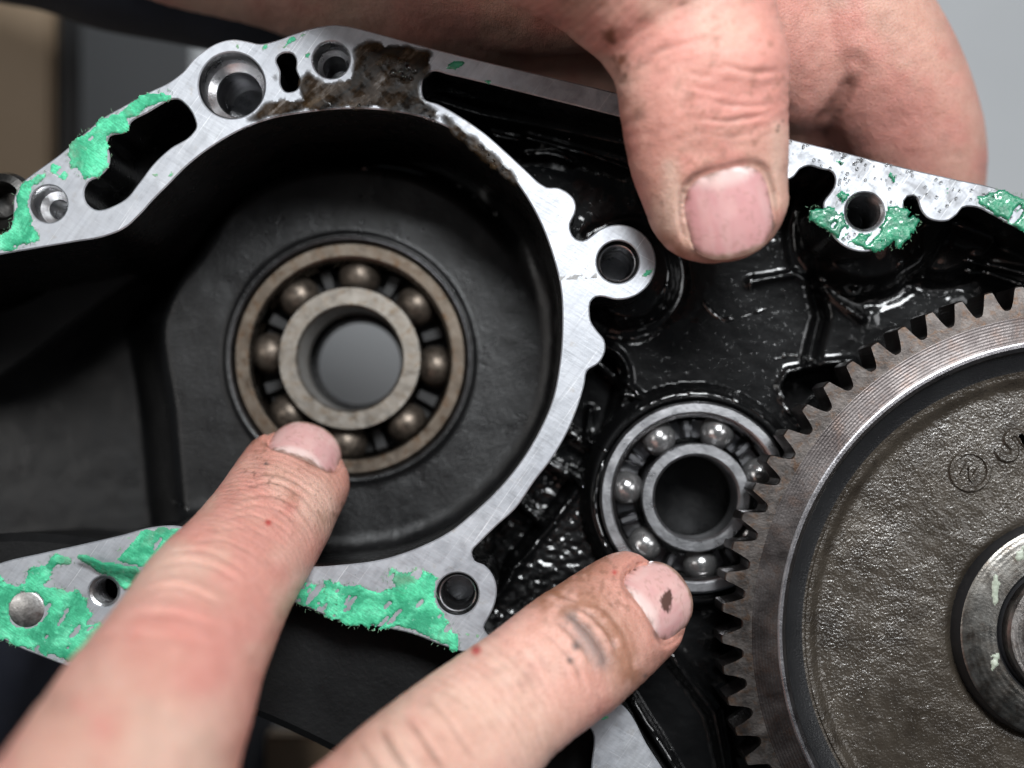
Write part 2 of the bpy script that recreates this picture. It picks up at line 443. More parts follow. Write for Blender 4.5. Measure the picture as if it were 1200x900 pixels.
GEAR_RIM = m_steel('gear_rim_steel', (0.045, 0.038, 0.037), (0.105, 0.094, 0.091), (0.30, 0.46), ((0.09, 0.055, 0.04), 0.4), lines=3.6, size=40)
GEAR_TOOTH = m_steel('gear_tooth_steel', (0.085, 0.073, 0.068), (0.19, 0.17, 0.158), (0.28, 0.42), ((0.15, 0.085, 0.05), 0.7), size=20)
GEAR_STEP = m_steel('gear_bright_lip', (0.22, 0.21, 0.22), (0.36, 0.35, 0.36), (0.24, 0.36), size=30)
GEAR_COLLAR = m_steel('gear_collar_steel', (0.12, 0.105, 0.09), (0.29, 0.28, 0.26), (0.25, 0.4), ((0.07, 0.045, 0.03), 0.6), lines=7.0, size=26)
SHAFT = m_steel('shaft_steel', (0.28, 0.25, 0.23), (0.48, 0.45, 0.43), (0.25, 0.38), ((0.12, 0.08, 0.06), 0.6), lines=6.0)
def m_web():
    n = NT('oily_gear_web')
    c = n.ramp(n.noise(60, 5, 0.6), [(0.3, (0.034, 0.027, 0.020)), (0.7, (0.070, 0.058, 0.045))])
    g = n.noise(3.1, 2, 0.5); g2 = n.noise(8, 3, 0.5)
    h = n.math('ADD', g, n.math('MULTIPLY', g2, 0.6))
    n.set(color=c, rough=n.ramp(n.noise(18, 4), [(0.35, 0.20), (0.65, 0.40)]), metal=0.25, normal=n.bump(h, 0.85, 1.6), coat=n.ramp(n.noise(110, 3), [(0.36, 0.25), (0.6, 1.0)]), coat_rough=0.10, spec=0.25)
    pm = n.ramp(n.noise(75, 4, 0.6), [(0.36, 0.55), (0.62, 1.0)])
    hm = n.math('MULTIPLY', h, pm); n.set(coat_normal=n.bump(hm, 0.9, 1.8), normal=n.bump(hm, 0.85, 1.6))
    n.set(color=n.mix(n.ramp(n.noise(38, 5, 0.65, dist=0.5), [(0.5, 0.0), (0.68, 0.6)]), c, (0.022, 0.017, 0.013)))
    return n.m
GEAR_WEB = m_web()
def m_bead():
    n = NT('oil_glints'); n.set(color=(0.004, 0.004, 0.004), rough=0.06, spec=0.9, coat=1.0, coat_rough=0.03); return n.m
BEAD = m_bead()
GASKET = m_gasket(); GASKET_WET = m_gasket_wet(); OIL = m_oil(); DROP = m_droplet()
SKIN = m_skin(); NAIL = m_nail()
BENCH = m_plain('grey_bench_top', (0.58, 0.595, 0.61), (0.64, 0.655, 0.67), 700, 0.6)
WOOD = m_plain('tan_wood', (0.56, 0.41, 0.27), (0.64, 0.48, 0.33), 260, 0.6)
BLACK_STRIP = m_plain('black_strip', (0.01, 0.01, 0.011), (0.014, 0.014, 0.016), 60, 0.5)
NAVY = m_plain('navy_cloth', (0.006, 0.008, 0.016), (0.012, 0.015, 0.028), 60, 0.85, 2.5, 7)
VERDIGRIS = m_plain('pale_green_grease', (0.30, 0.34, 0.27), (0.42, 0.46, 0.38), 12, 0.35, 2.0, 8)
SMUDGE = m_plain('grey_ghost_mark', (0.20, 0.20, 0.20), (0.36, 0.36, 0.36), 6, 0.6)
# ------------------------------------------------------------------ the setting behind the work
V = []
bench = mesh_np('workbench', [(-6000, -6000, -2300), (7000, -6000, -2300), (7000, 7000, -2300), (-6000, 7000, -2300)], [(0, 3, 2, 1)], BENCH, smooth=False)
tag(bench, kind='structure')
post = empty('wooden_post', *UP(20, 60, -1250))
box('board', *[UP(-400, 0, -1250)[0], UP(62, 0, -1250)[0]], UP(0, -500, -1250)[1], UP(0, 1000, -1250)[1], -2295, -1250, WOOD, post, 10)
box('side_strip', UP(68, 0, -1250)[0], UP(93, 0, -1250)[0], UP(0, -500, -1250)[1], UP(0, 1000, -1250)[1], -2295, -1255, BLACK_STRIP, post, 6)  # narrow black box along the board's right side
tag(post, 'blurred tan wooden board with black strip beside it behind the left end of the casing', 'board')

# ------------------------------------------------------------------ gearbox casing half
case = empty('gearbox_casing', 500, 450, -340)
tag(case, 'black cast gearbox casing half with bare aluminium sealing face and green gasket scraps', 'gearbox casing')

def q(ox, oy, k, pts): return [(ox + a / k, oy + b / k) for a, b in pts]
def arc(cx, cy, r, a0, a1, n):
    return [(cx + r * math.cos(math.radians(a0 + (a1 - a0) * i / (n - 1))), cy - r * math.sin(math.radians(a0 + (a1 - a0) * i / (n - 1)))) for i in range(n)]

top_edge = [(-300, 400), (-120, 320), (-30, 292)] + q(0, 0, 3, [(0, 830), (36, 800), (45, 760), (50, 690), (80, 640), (130, 600), (200, 550), (300, 465), (360, 415), (430, 375), (520, 325), (600, 285), (650, 245), (680, 208), (720, 175), (770, 148), (820, 138), (870, 145), (915, 154), (960, 145), (1030, 120), (1100, 98), (1180, 87)]) \
    + q(400, 0, 3, [(30, 93), (100, 110), (300, 165), (500, 215), (700, 262), (980, 330)]) + [(820, 136)] + q(880, 150, 3.75, [(140, 40), (400, 105), (700, 180), (900, 225), (1080, 265), (1200, 310)]) + [(1300, 275), (1460, 350)]
right_inner = [(1460, 420), (1330, 335), (1260, 298)] + q(880, 150, 3.75, [(1200, 452), (1130, 420), (1060, 380), (980, 346), (930, 350), (905, 380), (870, 405), (820, 409), (770, 390), (745, 355), (735, 320), (715, 296), (688, 300), (673, 320)]) \
    + [(1059, 243)] + arc(1013, 249, 46, -2, -172, 15) + q(880, 150, 3.75, [(320, 325), (345, 290), (365, 260), (371, 225), (360, 196), (310, 180), (250, 166), (215, 180), (190, 213), (140, 232)]) \
    + [(900, 210), (860, 180), (800, 154)] + q(400, 0, 3, [(980, 410), (820, 370), (640, 325), (480, 285), (380, 262), (320, 250), (296, 262), (283, 320), (290, 345), (340, 365), (420, 410), (500, 465), (580, 535), (650, 600), (700, 645)]) \
    + [(640, 219), (654, 220), (666, 226), (674, 236), (675, 245), (672, 254), (668, 262), (669, 272), (675, 280), (683, 282)] + arc(725, 307, 44, 135, -112, 20) \
    + [(698, 348), (692, 354), (691, 365), (692, 375), (700, 388), (708, 398), (709, 412), (702, 425), (688, 435), (685, 450), (677, 477), (663, 510), (647, 537), (627, 563), (603, 597), (580, 618), (563, 635), (553, 647), (556, 657), (567, 662), (577, 673), (582, 690), (580, 707), (572, 725), (567, 735), (574, 747)] \
    + [(610, 768), (660, 795), (705, 812), (730, 827), (760, 876), (777, 902), (860, 1040)]
lower_edge = [(700, 1040), (693, 900), (693, 856), (670, 840), (620, 802), (575, 770), (560, 761), (547, 764), (520, 757), (483, 743), (433, 733), (400, 728), (350, 708), (335, 703), (295, 722), (235, 770), (160, 798), (82, 782), (50, 770), (20, 758), (0, 747), (-30, 725), (-48, 700), (-30, 672)]
inner_edge = [(0, 660), (50, 648), (100, 637), (143, 627), (177, 618), (205, 616), (245, 628), (290, 648), (330, 660), (365, 664), (400, 662), (450, 655), (487, 643), (527, 623), (557, 599), (587, 570), (613, 537), (633, 503), (648, 467), (655, 433), (659, 383), (657, 337), (648, 300), (632, 258), (606, 215), (575, 182), (540, 157), (500, 139), (450, 129), (400, 127.5)] \
    + q(0, 0, 3, [(1060, 397), (960, 415), (860, 450), (760, 505), (660, 580), (590, 650), (540, 700), (490, 755), (440, 800), (370, 830), (260, 850), (130, 872), (0, 895)]) + [(-60, 312), (-180, 355), (-290, 420)]
outline = catmull(top_edge + right_inner + lower_edge + inner_edge, 4.0)
pocket = catmull(q(0, 0, 3, [(600, 350), (625, 348), (650, 365), (685, 420), (690, 445), (670, 475), (600, 520), (540, 575), (490, 640), (440, 700), (410, 718), (330, 735), (305, 715), (298, 660), (310, 640), (350, 620), (385, 575), (385, 540), (375, 500), (385, 480), (440, 465), (460, 430), (520, 395), (570, 365)]), 4.0)
slot = catmull(q(0, 0, 3, [(972, 205), (985, 191), (1030, 190), (1042, 215), (1040, 240), (1055, 290), (1045, 312), (1000, 320), (987, 300), (985, 250)]), 3.0)
HOLES = [(271.7, 100, 39), (388, 70, 22), (57, 239, 22), (724, 307, 25), (1013, 248, 23), (536, 696, 25), (122, 693, 18)]
flange = slab('sealing_face', outline, [pocket, slot] + [circ(*h) for h in HOLES], 0, -300, [ALU, WALL], case, cham=1.5, draft=3.0, hole_draft=-2.0, zhole=-130)

def pit(poly, z, name):
    P = [(p[0], p[1], z) for p in poly]
    F = [t for t in tessellate_polygon([[Vector((p[0], p[1], 0)) for p in P]])]
    return fix_normals(mesh_np(name, P, F, WALL, case))
pit(offset(pocket, -3), -125, 'pocket_floor'); pit(offset(slot, -3), -125, 'slot_floor')

# bores: sleeves and threads
def thread(cx, cy, r, mat, name, z1=-100, pitch=5.4, depth=3.0):
    prof = [(r + 0.5, -2.0)]; z = -4.0
    while z > z1:
        prof += [(r - depth, z), (r - 0.2, z - pitch * 0.5)]; z -= pitch
    prof += [(r - depth, z1), (0.01, z1 - 8)]
    return lathe(name, prof, cx, cy, mat, case, 64, angle=20)
def sleeve(cx, cy, r, name, z1=-90):
    lathe(name, [(r - 0.3, -14), (r - 3.2, -12), (r - 4.6, -13), (r - 5.2, -16), (r - 5.4, -55), (r - 8, -58), (r - 8.5, z1), (0.01, z1)], cx, cy, [DARK_BORE, BORE], case, 72, midx=[1, 1, 1, 0, 0, 0, 0], angle=30)
lathe('counterbore', [(39.5, -1.6), (37.5, -5), (36.5, -40), (27.5, -46), (26.5, -50), (26, -130), (0.01, -132)], 271.7, 100, [BORE, DARK_BORE], case, 96, midx=[1, 0, 0, 0, 1, 1], angle=30)
lathe('blind_hole', [(22.5, -1.6), (21, -4), (20.5, -34), (15, -40), (14.5, -110), (0.01, -114)], 388, 70, [BORE, DARK_BORE], case, 64, midx=[0, 0, 0, 1, 1], angle=30)
lathe('blind_hole', [(22.5, -1.6), (21.4, -4), (20.5, -34), (12, -40), (11.5, -90), (0.01, -92)], 57, 239, BORE, case, 64, angle=30)
sleeve(724, 307, 25, 'dowel_sleeve'); sleeve(536, 696, 25, 'dowel_sleeve')
thread(1013, 248, 23, DARK_BORE, 'threaded_hole'); thread(122, 693, 18, BORE, 'threaded_hole')
lathe('steel_plug', [(0.01, 1.4), (19, 1.2), (21, 0.3), (21.6, -2), (21.6, -10)], 31, 714, m_steel('brushed_plug', (0.30, 0.29, 0.28), (0.48, 0.47, 0.46), (0.3, 0.45), size=8), case, 64)

# chain chamber floor with the bearing seat and the step down into the tunnel
B1 = UP(410, 420, -232); B2 = UP(816, 583, -108)
R1 = 137 * (D + 232) / D; R2 = 114 * (D + 108) / D
def kz(z): return (D - z) / D
def cav_h(X, Y):
    k = kz(-230); px = VX + (X - VX) / k; py = VY + (Y - VY) / k
    edge = np.interp(py, [150, 300, 330, 370, 480, 590, 660], [300, 215, 190, 163, 181, 190, 200])
    step = sstep(-70, 30, px - edge)
    z = -440 + 210 * step
    z = z + (1 - step) * (5 * (fbm(px / 80, py / 80, 3) - 0.5))
    d = dpoly(X, Y, inner_edge)
    # the plateau round the bearing ends in a rounded edge; a trench runs between it and the upper wall
    rb = np.hypot(px - 412, (py - 420)) ; upm = sstep(430, 340, py) * sstep(640, 560, px)
    t = np.clip((rb - 216) / 30.0, 0, 1)
    z = z - step * upm * 66 * t * t
    low = 1 - upm; f = np.clip(1 - d / 26.0, 0, 1); z = z + step * low * 18 * (1 - np.sqrt(np.clip(1 - f * f, 0, 1)))
    # raised seat lip round the bearing
    rr = np.hypot(X - B1[0], Y - B1[1])
    z = z + 5 * np.exp(-((rr - R1 - 7) / 5.0) ** 2) + 1.6 * (fbm(X / 45, Y / 45, 9) - 0.5) 
    return z
cav_poly = catmull(inner_edge + [(-290, 640), (-150, 690)], 12)
cav_poly_o = offset(cav_poly, -14)
def cav_keep(X, Y): return inpoly(X, Y, cav_poly_o) & (np.hypot(X - B1[0], Y - B1[1]) > R1 + 1.5)
grid_mesh('chamber_floor', -310, 690, 100, 720, 2.5, cav_h, cav_keep, CAST, case)
lathe('bearing_seat', [(R1 + 6, -227), (R1 + 3.2, -226), (R1 + 0.6, -230), (R1 + 0.4, -342), (R1 - 46, -344), (61, -346), (58.5, -349), (58, -362)], B1[0], B1[1], [m_steel('seat_edge', (0.10, 0.10, 0.105), (0.2, 0.2, 0.21), (0.3, 0.45)), WALL], case, 128, midx=[0, 0, 1, 1, 1, 0, 1], angle=30)

# gear chamber floor
r_in_poly = [p for p in right_inner]
def gear_h(X, Y):
    k = kz(-140); px = VX + (X - VX) / k; py = VY + (Y - VY) / k
    wob = 5 * (fbm(px / 30, py / 30, 51) - 0.5)
    z = -150 + 8 * (fbm(px / 110, py / 110, 5) - 0.5) + 1.6 * (fbm(px / 30, py / 30, 6) - 0.5)
    # rough as-cast texture, coarser in the lower left corner
    rough = sstep(800, 660, px) * sstep(470, 600, py)
    z = z + rough * (5.0 * (fbm(px / 7, py / 5, 8, 2) - 0.5)) + 0.5 * (fbm(px / 6, py / 6, 14, 2) - 0.5)
    # channel along the ring wall, crossed by short webs
    ring_line = [(700, 440), (690, 480), (668, 525), (640, 565), (610, 605), (575, 645), (560, 670)]
    dr = dpoly(px, py, ring_line)
    chan = sstep(34 + wob, 22 + wob, dr)
    webs = np.zeros_like(px)
    for (ax, ay, bx, by) in [(678, 512, 706, 530), (655, 550, 690, 572), (705, 425, 755, 470), (620, 600, 660, 640)]:
        webs = np.maximum(webs, sstep(8.5, 3.5, dpoly(px, py, [(ax - (bx - ax), ay - (by - ay)), (bx, by)])))
    z = z - 62 * chan * (1 - 0.55 * webs)
    z = z + 10 * np.exp(-((dr - 36 - wob) / 4.0) ** 2) * (0.4 + fbm(px / 14, py / 14, 33))
    for (a, b) in [((733, 448), (755, 468)), ((728, 462), (757, 469)), ((695, 478), (690, 512)), ((690, 512), (712, 530)), ((672, 553), (684, 572))]:
        z = z + 12 * np.exp(-(dpoly(px, py, [a, b]) / 3.6) ** 2)
    # pillars: fillets under the bolt bosses
    for (cx, cy, r, h) in [(735, 325, 62, 34), (1012, 268, 82, 40), (1100, 275, 60, 30)]:
        d = np.hypot(px - cx, py - cy) + wob * 1.2
        z = z + h * sstep(r, r * 0.72, d) - 3 * np.exp(-((d - r - 6) / 6.0) ** 2)
        z = z + 3 * np.exp(-((d - r * 0.98) / 2.4) ** 2) * sstep(0.45, 0.62, fbm(px / 16, py / 16, 77))
    # flow lines and hollows
    z = z - 20 * np.exp(-(dpoly(px, py, [(955, 325), (965, 370), (952, 425)]) / 7.0) ** 2)
    z = z + 7 * np.exp(-((dpoly(px, py, [(880, 330), (905, 325), (935, 320), (975, 345), (1010, 372)]) + wob) / 5.0) ** 2)
    hol = [(915, 452), (926, 436), (960, 428), (1000, 424), (1012, 440), (975, 470), (945, 500), (926, 480)]
    ins = inpoly(px + wob, py + wob, hol); dh = dpoly(px + wob, py + wob, hol, True)
    z = z + np.where(ins, -75 * sstep(0, 9, dh), 9 * np.exp(-(dh / 6.0) ** 2) * (fbm(px / 9, py / 9, 61) + 0.2))
    # wall fillets along the upper wall
    du = dpoly(X, Y, [(490, 84), (560, 106), (640, 121), (727, 139), (820, 160), (917, 200)]); f = np.clip(1 - (du - 5) / 56.0, 0, 1)
    z = z + 44 * f ** 2.4
    du = dpoly(X, Y, [(1085, 258), (1130, 244), (1200, 270), (1330, 335)]); f = np.clip(1 - (du - 5) / 66.0, 0, 1)
    z = z + 52 * f ** 2.4
    # ridges shaped along the fillets to give highlight streaks
    for L, w, h in [([(575, 158), (608, 165)], 3.0, 6), ([(617, 182), (650, 181), (672, 190)], 3.2, 6), ([(617, 162), (680, 178), (745, 197)], 3.0, 6), ([(1128, 305), (1165, 312), (1205, 322)], 3.4, 7), ([(1130, 318), (1160, 325), (1200, 335)], 3.4, 6)]:
        z = z + h * np.exp(-((dpoly(px, py, L) + 0.4 * wob) / w) ** 2)
    # second bearing: raised lip and open seat
    rr = np.hypot(X - B2[0], Y - B2[1])
    z = np.where(rr < R2 + 22, np.maximum(z, -132) * 0 + np.maximum(z, -135 + 22 * sstep(R2 + 22, R2 + 9, rr)), z)
    # low wall at the lower right
    dl = dpoly(px, py, [(738, 815), (768, 862), (800, 915), (860, 1010)])
    z = z + 60 * sstep(7, 3, dl + 0.3 * wob)
    z = z + 12 * np.exp(-((dpoly(px, py, [(785, 765), (810, 800), (838, 835), (850, 900)]) + wob) / 8) ** 2)
    return z
gpoly = catmull(right_inner + [(1500, 1040)], 12); gpoly_o = offset(gpoly, -12)
def gear_keep(X, Y): return inpoly(X, Y, gpoly_o) & (np.hypot(X - B2[0], Y - B2[1]) > R2 + 2.2)
grid_mesh('gear_chamber_floor', 470, 1480, 60, 1060, 2.5, gear_h, gear_keep, WET, case)
lathe('bearing_seat', [(R2 + 8, -114), (R2 + 4, -112), (R2 + 1.6, -116), (R2 + 1.2, -205), (R2 - 60, -207), (0.01, -207)], B2[0], B2[1], [WET, WALL], case, 128, midx=[0, 0, 1, 1, 1], angle=30)

# outer shell below the sealing face
shell = catmull([(-120, 735), (-40, 752), (60, 782), (170, 812), (262, 842), (350, 880), (460, 940), (620, 1040), (720, 1080), (760, 1000), (700, 860), (560, 740), (400, 690), (200, 650), (-110, 680)], 14)
slab('outer_shell', shell, [], -62, -330, [SHELL, SHELL], case, cham=10, draft=-10)
up_shell = catmull([(-280, 420), (-60, 318), (70, 228), (220, 130), (300, 85), (400, 62), (560, 95), (760, 145), (920, 185), (1150, 245), (1400, 345), (1400, 400), (1100, 320), (700, 215), (560, 130), (420, 105), (290, 130), (180, 215), (90, 282), (-270, 440)], 14)
slab('outer_shell', up_shell, [], -295, -325, [SHELL, SHELL], case, cham=4, draft=0)

# gasket scraps: ragged flakes of torn paper, each its own piece
def flake(poly, mat, name='gasket_scrap', z0=0.3, thick=2.2, cell=1.5, rag=5.0, thin=0.16, seed=1, holes=(), lift=None, subdiv=True):
    P = np.array(poly, float); x0, y0 = P.min(0) - 5; x1, y1 = P.max(0) + 5
    xs = np.arange(x0, x1, cell); ys = np.arange(y0, y1, cell); X, Y = np.meshgrid(xs, ys)
    wx = X + rag * (fbm(X / 9, Y / 9, seed, 3) - 0.5) * 2; wy = Y + rag * (fbm(X / 9, Y / 9, seed + 5, 3) - 0.5) * 2
    K = inpoly(wx, wy, poly)
    for (cx, cy, r) in holes: K &= np.hypot(wx - cx, wy - cy) > r
    ca, sa = math.cos(0.85), math.sin(0.85); K &= fbm((X * ca - Y * sa) / 26, (X * sa + Y * ca) / 5.5, seed + 9, 3) > thin + 0.16
    for (cx, cy, r) in HOLES: K &= np.hypot(X - cx, Y - cy) > r + 1.2
    n = len(xs); m = len(ys); I = np.arange(n * m).reshape(m, n)
    cellok = K[:-1, :-1] & K[1:, :-1] & K[1:, 1:] & K[:-1, 1:]
    qd = np.stack([I[:-1, :-1], I[1:, :-1], I[1:, 1:], I[:-1, 1:]], -1)[cellok]
    if len(qd) == 0: return None
    cnt = np.zeros((m, n)); cnt[:-1, :-1] += cellok; cnt[1:, :-1] += cellok; cnt[1:, 1:] += cellok; cnt[:-1, 1:] += cellok
    inn = cnt / 4.0; e = np.pad(inn, 1, mode='edge'); inn = (e[:-2, 1:-1] + e[2:, 1:-1] + e[1:-1, :-2] + e[1:-1, 2:] + inn) / 5
    lay = fbm(X / 20, Y / 16, seed + 3, 4); lay = np.floor(lay * 6 + 0.8 * fbm(X / 5, Y / 5, seed + 4, 2)) / 6
    Z = z0 + sstep(0.55, 1.0, inn) * thick * (0.25 + 1.1 * lay + 0.45 * fbm(X / 5, Y / 3.5, seed + 6, 2))
    if lift is not None: Z = Z + lift(X, Y)
    used = np.unique(qd); mp = np.full(n * m, -1); mp[used] = np.arange(len(used))
    V = np.stack([X.ravel(), Y.ravel(), Z.ravel()], 1)[used]
    jit = np.random.RandomState(seed).rand(len(V), 2) - 0.5; V[:, :2] += jit * cell * 0.6
    o = mesh_np(name, V, mp[qd], mat, case, angle=0)
    if mat in (OIL, GASKET):
        fd = K.astype(float)
        for _ in range(7 if mat is GASKET else 26):
            e = np.pad(fd, 1); fd = (e[:-2, 1:-1] + e[2:, 1:-1] + e[1:-1, :-2] + e[1:-1, 2:] + fd) / 5
        fd = np.clip(fd * 2 - 0.9, 0, 1)
        o.data.attributes.new('fade', 'FLOAT', 'POINT').data.foreach_set('value', fd.ravel()[used])
    return o
G = []
r1 = lambda pts: q(0, 0, 3, pts); r2 = lambda pts: q(400, 0, 3, pts); r7 = lambda pts: q(0, 600, 3, pts); r8 = lambda pts: q(400, 600, 3, pts); rr_ = lambda pts: q(880, 150, 3.75, pts)
DRY = [
    (r1([(605, 322), (520, 328), (450, 372), (360, 418), (310, 458), (248, 500), (240, 560), (250, 590), (300, 628), (340, 622), (388, 578), (382, 520), (375, 482), (400, 465), (458, 466), (452, 420), (540, 372), (608, 346)]), 0.10, 5),
    (r1([(170, 578), (198, 572), (248, 612), (238, 634), (178, 612)]), 0.10, 5),
    (r1([(155, 606), (90, 636), (55, 690), (45, 770), (36, 800), (-20, 835), (-40, 900), (60, 878), (142, 848), (142, 815), (112, 785), (102, 700), (118, 655), (158, 635)]), 0.08, 5),
    (r1([(525, 608), (612, 604), (602, 632), (545, 627)]), 0.2, 5),
    (r1([(262, 695), (282, 690), (240, 830), (205, 845)]), 0.38, 3),
    (r1([(735, 188), (770, 152), (785, 165), (745, 198)]), 0.25, 3),
    (r1([(818, 150), (838, 150), (842, 172), (826, 168)]), 0.35, 3),
    (r1([(922, 155), (944, 152), (942, 225), (965, 262), (935, 235), (920, 200)]), 0.34, 3),
    (r1([(955, 150), (1030, 125), (1090, 112), (1040, 150), (1000, 172)]), 0.30, 4),
    (r1([(1065, 190), (1098, 182), (1095, 205), (1075, 210)]), 0.3, 3),
    (r7([(-40, 190), (15, 240), (75, 258), (100, 200), (172, 168), (185, 150), (240, 150), (262, 175), (200, 187), (180, 230), (160, 258), (225, 272), (270, 270), (305, 300), (322, 360), (310, 392), (350, 380), (420, 420), (400, 480), (300, 500), (245, 530), (130, 492), (40, 462), (-60, 420), (-120, 330)]), 0.10, 6),
    (r7([(435, 82), (530, 56), (640, 50), (600, 130), (500, 195), (400, 168), (405, 135), (450, 112)]), 0.10, 5),
    (r8([(-60, 240), (0, 250), (60, 256), (120, 275), (190, 268), (150, 230), (165, 190), (210, 215), (250, 195), (300, 215), (340, 230), (335, 290), (355, 345), (375, 370), (410, 430), (420, 470), (400, 492), (340, 464), (290, 434), (200, 408), (100, 412), (0, 392), (-60, 366)]), 0.12, 6),
    ([(338, 694), (352, 679), (372, 683), (392, 680), (392, 724), (368, 717), (350, 708)], 0.10, 5),
    (r8([(430, 424), (480, 424), (486, 440), (450, 447)]), 0.2, 3),
    (r8([(885, 745), (920, 765), (938, 802), (900, 812)]), 0.35, 4),
    (r8([(900, 705), (950, 712), (930, 735), (905, 735)]), 0.3, 4),
    ([(752, 317), (768, 314), (768, 322), (751, 325)], 0.15, 2.5),
    ([(747, 279), (754, 281), (752, 286), (745, 284)], 0.3, 2.5),
    (r8([(120, 180), (160, 160), (200, 175), (150, 210)]), 0.4, 4),
    (r8([(495, 50), (520, 62), (508, 80), (494, 70)]), 0.35, 3),
]
for i, (P, th, rg) in enumerate(DRY):
    flake(P, GASKET, seed=11 + 7 * i, thin=th - 0.03 if len(P) > 7 else th + 0.1, rag=rg, holes=[(31, 714, 21.8)], thick=1.7 if len(P) > 8 else 1.1)
# the flap that has peeled up beside the threaded hole
flap = r7([(268, 150), (318, 143), (400, 172), (500, 190), (520, 250), (440, 275), (385, 240), (320, 185)])
flake(flap, GASKET, 'gasket_flap', seed=300, thin=0.05, rag=3, z0=2.0, thick=2.0, lift=lambda X, Y: 13 * sstep(24, 2, dpoly(X, Y, [(89, 650), (107, 648), (133, 657), (165, 663)])))
WETG = [
    (rr_([(253, 352), (395, 340), (372, 300), (390, 262), (448, 290), (415, 350), (418, 410), (450, 450), (500, 462), (545, 450), (588, 400), (595, 345), (650, 335), (690, 350), (745, 405), (705, 480), (655, 535), (600, 530), (545, 545), (480, 530), (400, 500), (330, 450), (256, 410)]), 0.10, 3.5),
    (rr_([(985, 300), (1060, 278), (1110, 268), (1220, 322), (1300, 400), (1300, 520), (1200, 455), (1130, 415), (1060, 375), (1010, 345)]), 0.12, 4),
    (rr_([(380, 135), (425, 148), (400, 170), (378, 155)]), 0.15, 3),
    (rr_([(590, 190), (642, 200), (632, 242), (600, 225)]), 0.30, 3),
    (rr_([(840, 255), (890, 270), (860, 300)]), 0.35, 3),
    (r2([(345, 232), (420, 208), (448, 220), (400, 252)]), 0.28, 3),
    (r2([(500, 280), (545, 285), (530, 300), (505, 295)]), 0.35, 3),
]
for i, (P, th, rg) in enumerate(WETG):
    flake(P, GASKET_WET, seed=401 + 7 * i, thin=th + 0.03, rag=rg, thick=2.6)
# torn paper fibres along the scraps' edges
rs = np.random.RandomState(4); Vf = []; Ff = []
def fibre(x, y, a, L):
    b = len(Vf); n = 5; w = 0.24; c = rs.uniform(-1.2, 1.2)
    for i in range(n):
        t = i / (n - 1); aa = a + c * t; x += math.cos(aa) * L / n; y += math.sin(aa) * L / n; z = 1.5 + 3 * t * rs.uniform(0.2, 1)
        for k in range(3):
            p = 2 * math.pi * k / 3; Vf.append((x - math.sin(aa) * w * math.cos(p), y + math.cos(aa) * w * math.cos(p), z + w * math.sin(p)))
    for i in range(n - 1):
        for k in range(3): Ff.append((b + i * 3 + k, b + i * 3 + (k + 1) % 3, b + i * 3 + 3 + (k + 1) % 3, b + i * 3 + 3 + k))
for P in [DRY[0][0], DRY[2][0], DRY[12][0], DRY[13][0], DRY[10][0], WETG[0][0], WETG[1][0]]:
    for i in range(len(P)):
        (ax, ay), (bx, by) = P[i - 1], P[i]; L = math.hypot(bx - ax, by - ay)
        for k in range(int(L / 3.2)):
            t = rs.rand(); fibre(ax + (bx - ax) * t, ay + (by - ay) * t, rs.uniform(0, 6.28), rs.uniform(1.5, 5.5))
tag(mesh_np('gasket_fibres', Vf, Ff, GASKET, case, angle=0), kind='stuff')

# oil soaked into the face near the top bores
OILP = [
    (r1([(1075, 235), (1110, 262), (1160, 285), (1230, 262), (1245, 200), (1225, 160), (1290, 135), (1330, 140), (1520, 165), (1540, 175), (1510, 255), (1482, 300), (1485, 345), (1555, 395), (1530, 432), (1400, 402), (1260, 382), (1150, 388), (1060, 385), (1055, 330), (1050, 270)]), 0.02, 5),
    (r1([(830, 448), (880, 390), (940, 350), (1000, 345), (1060, 340), (1150, 345), (1240, 372), (1200, 388), (1060, 397), (960, 415), (880, 440)]), 0.20, 5),
    (r1([(945, 270), (975, 245), (985, 290), (960, 300)]), 0.2, 4),
    (r2([(340, 385), (400, 425), (500, 495), (590, 580), (660, 680), (600, 655), (500, 565), (400, 485), (345, 440)]), 0.40, 3),
    (r2([(100, 200), (200, 190), (270, 250), (240, 290), (150, 280)]), 0.1, 5),
    (r1([(545, 660), (600, 630), (575, 665), (548, 680)]), 0.3, 3),
    (r1([(640, 585), (760, 500), (840, 462), (838, 470), (760, 512), (650, 592)]), 0.42, 3),
]
for i, (P, th, rg) in enumerate(OILP):
    flake(P, OIL, 'oil_smear', seed=601 + 7 * i, thin=th * 0.5 - 0.2, rag=rg * 1.6, z0=0.25 + 0.12 * i, thick=0.4, cell=1.5)
def ring_pts(cx, cy, r, w): return [(cx + (r + w) * math.cos(t), cy + (r + w) * math.sin(t)) for t in np.linspace(0, 6.28, 28)]
for i, (cx, cy, r, w) in enumerate([]):
    flake(ring_pts(cx, cy, r, w), SMUDGE, 'ghost_mark', seed=801 + 7 * i, thin=0.2, rag=2.5, z0=0.2, thick=0.15, cell=1.0, holes=[(cx, cy, r - w)] if r > 1 else [])
flake([(655, 323), (700, 320), (700, 326), (655, 329)], SMUDGE, 'ghost_mark', seed=880, thin=0.2, rag=1.0, z0=0.2, thick=0.15, cell=0.9)
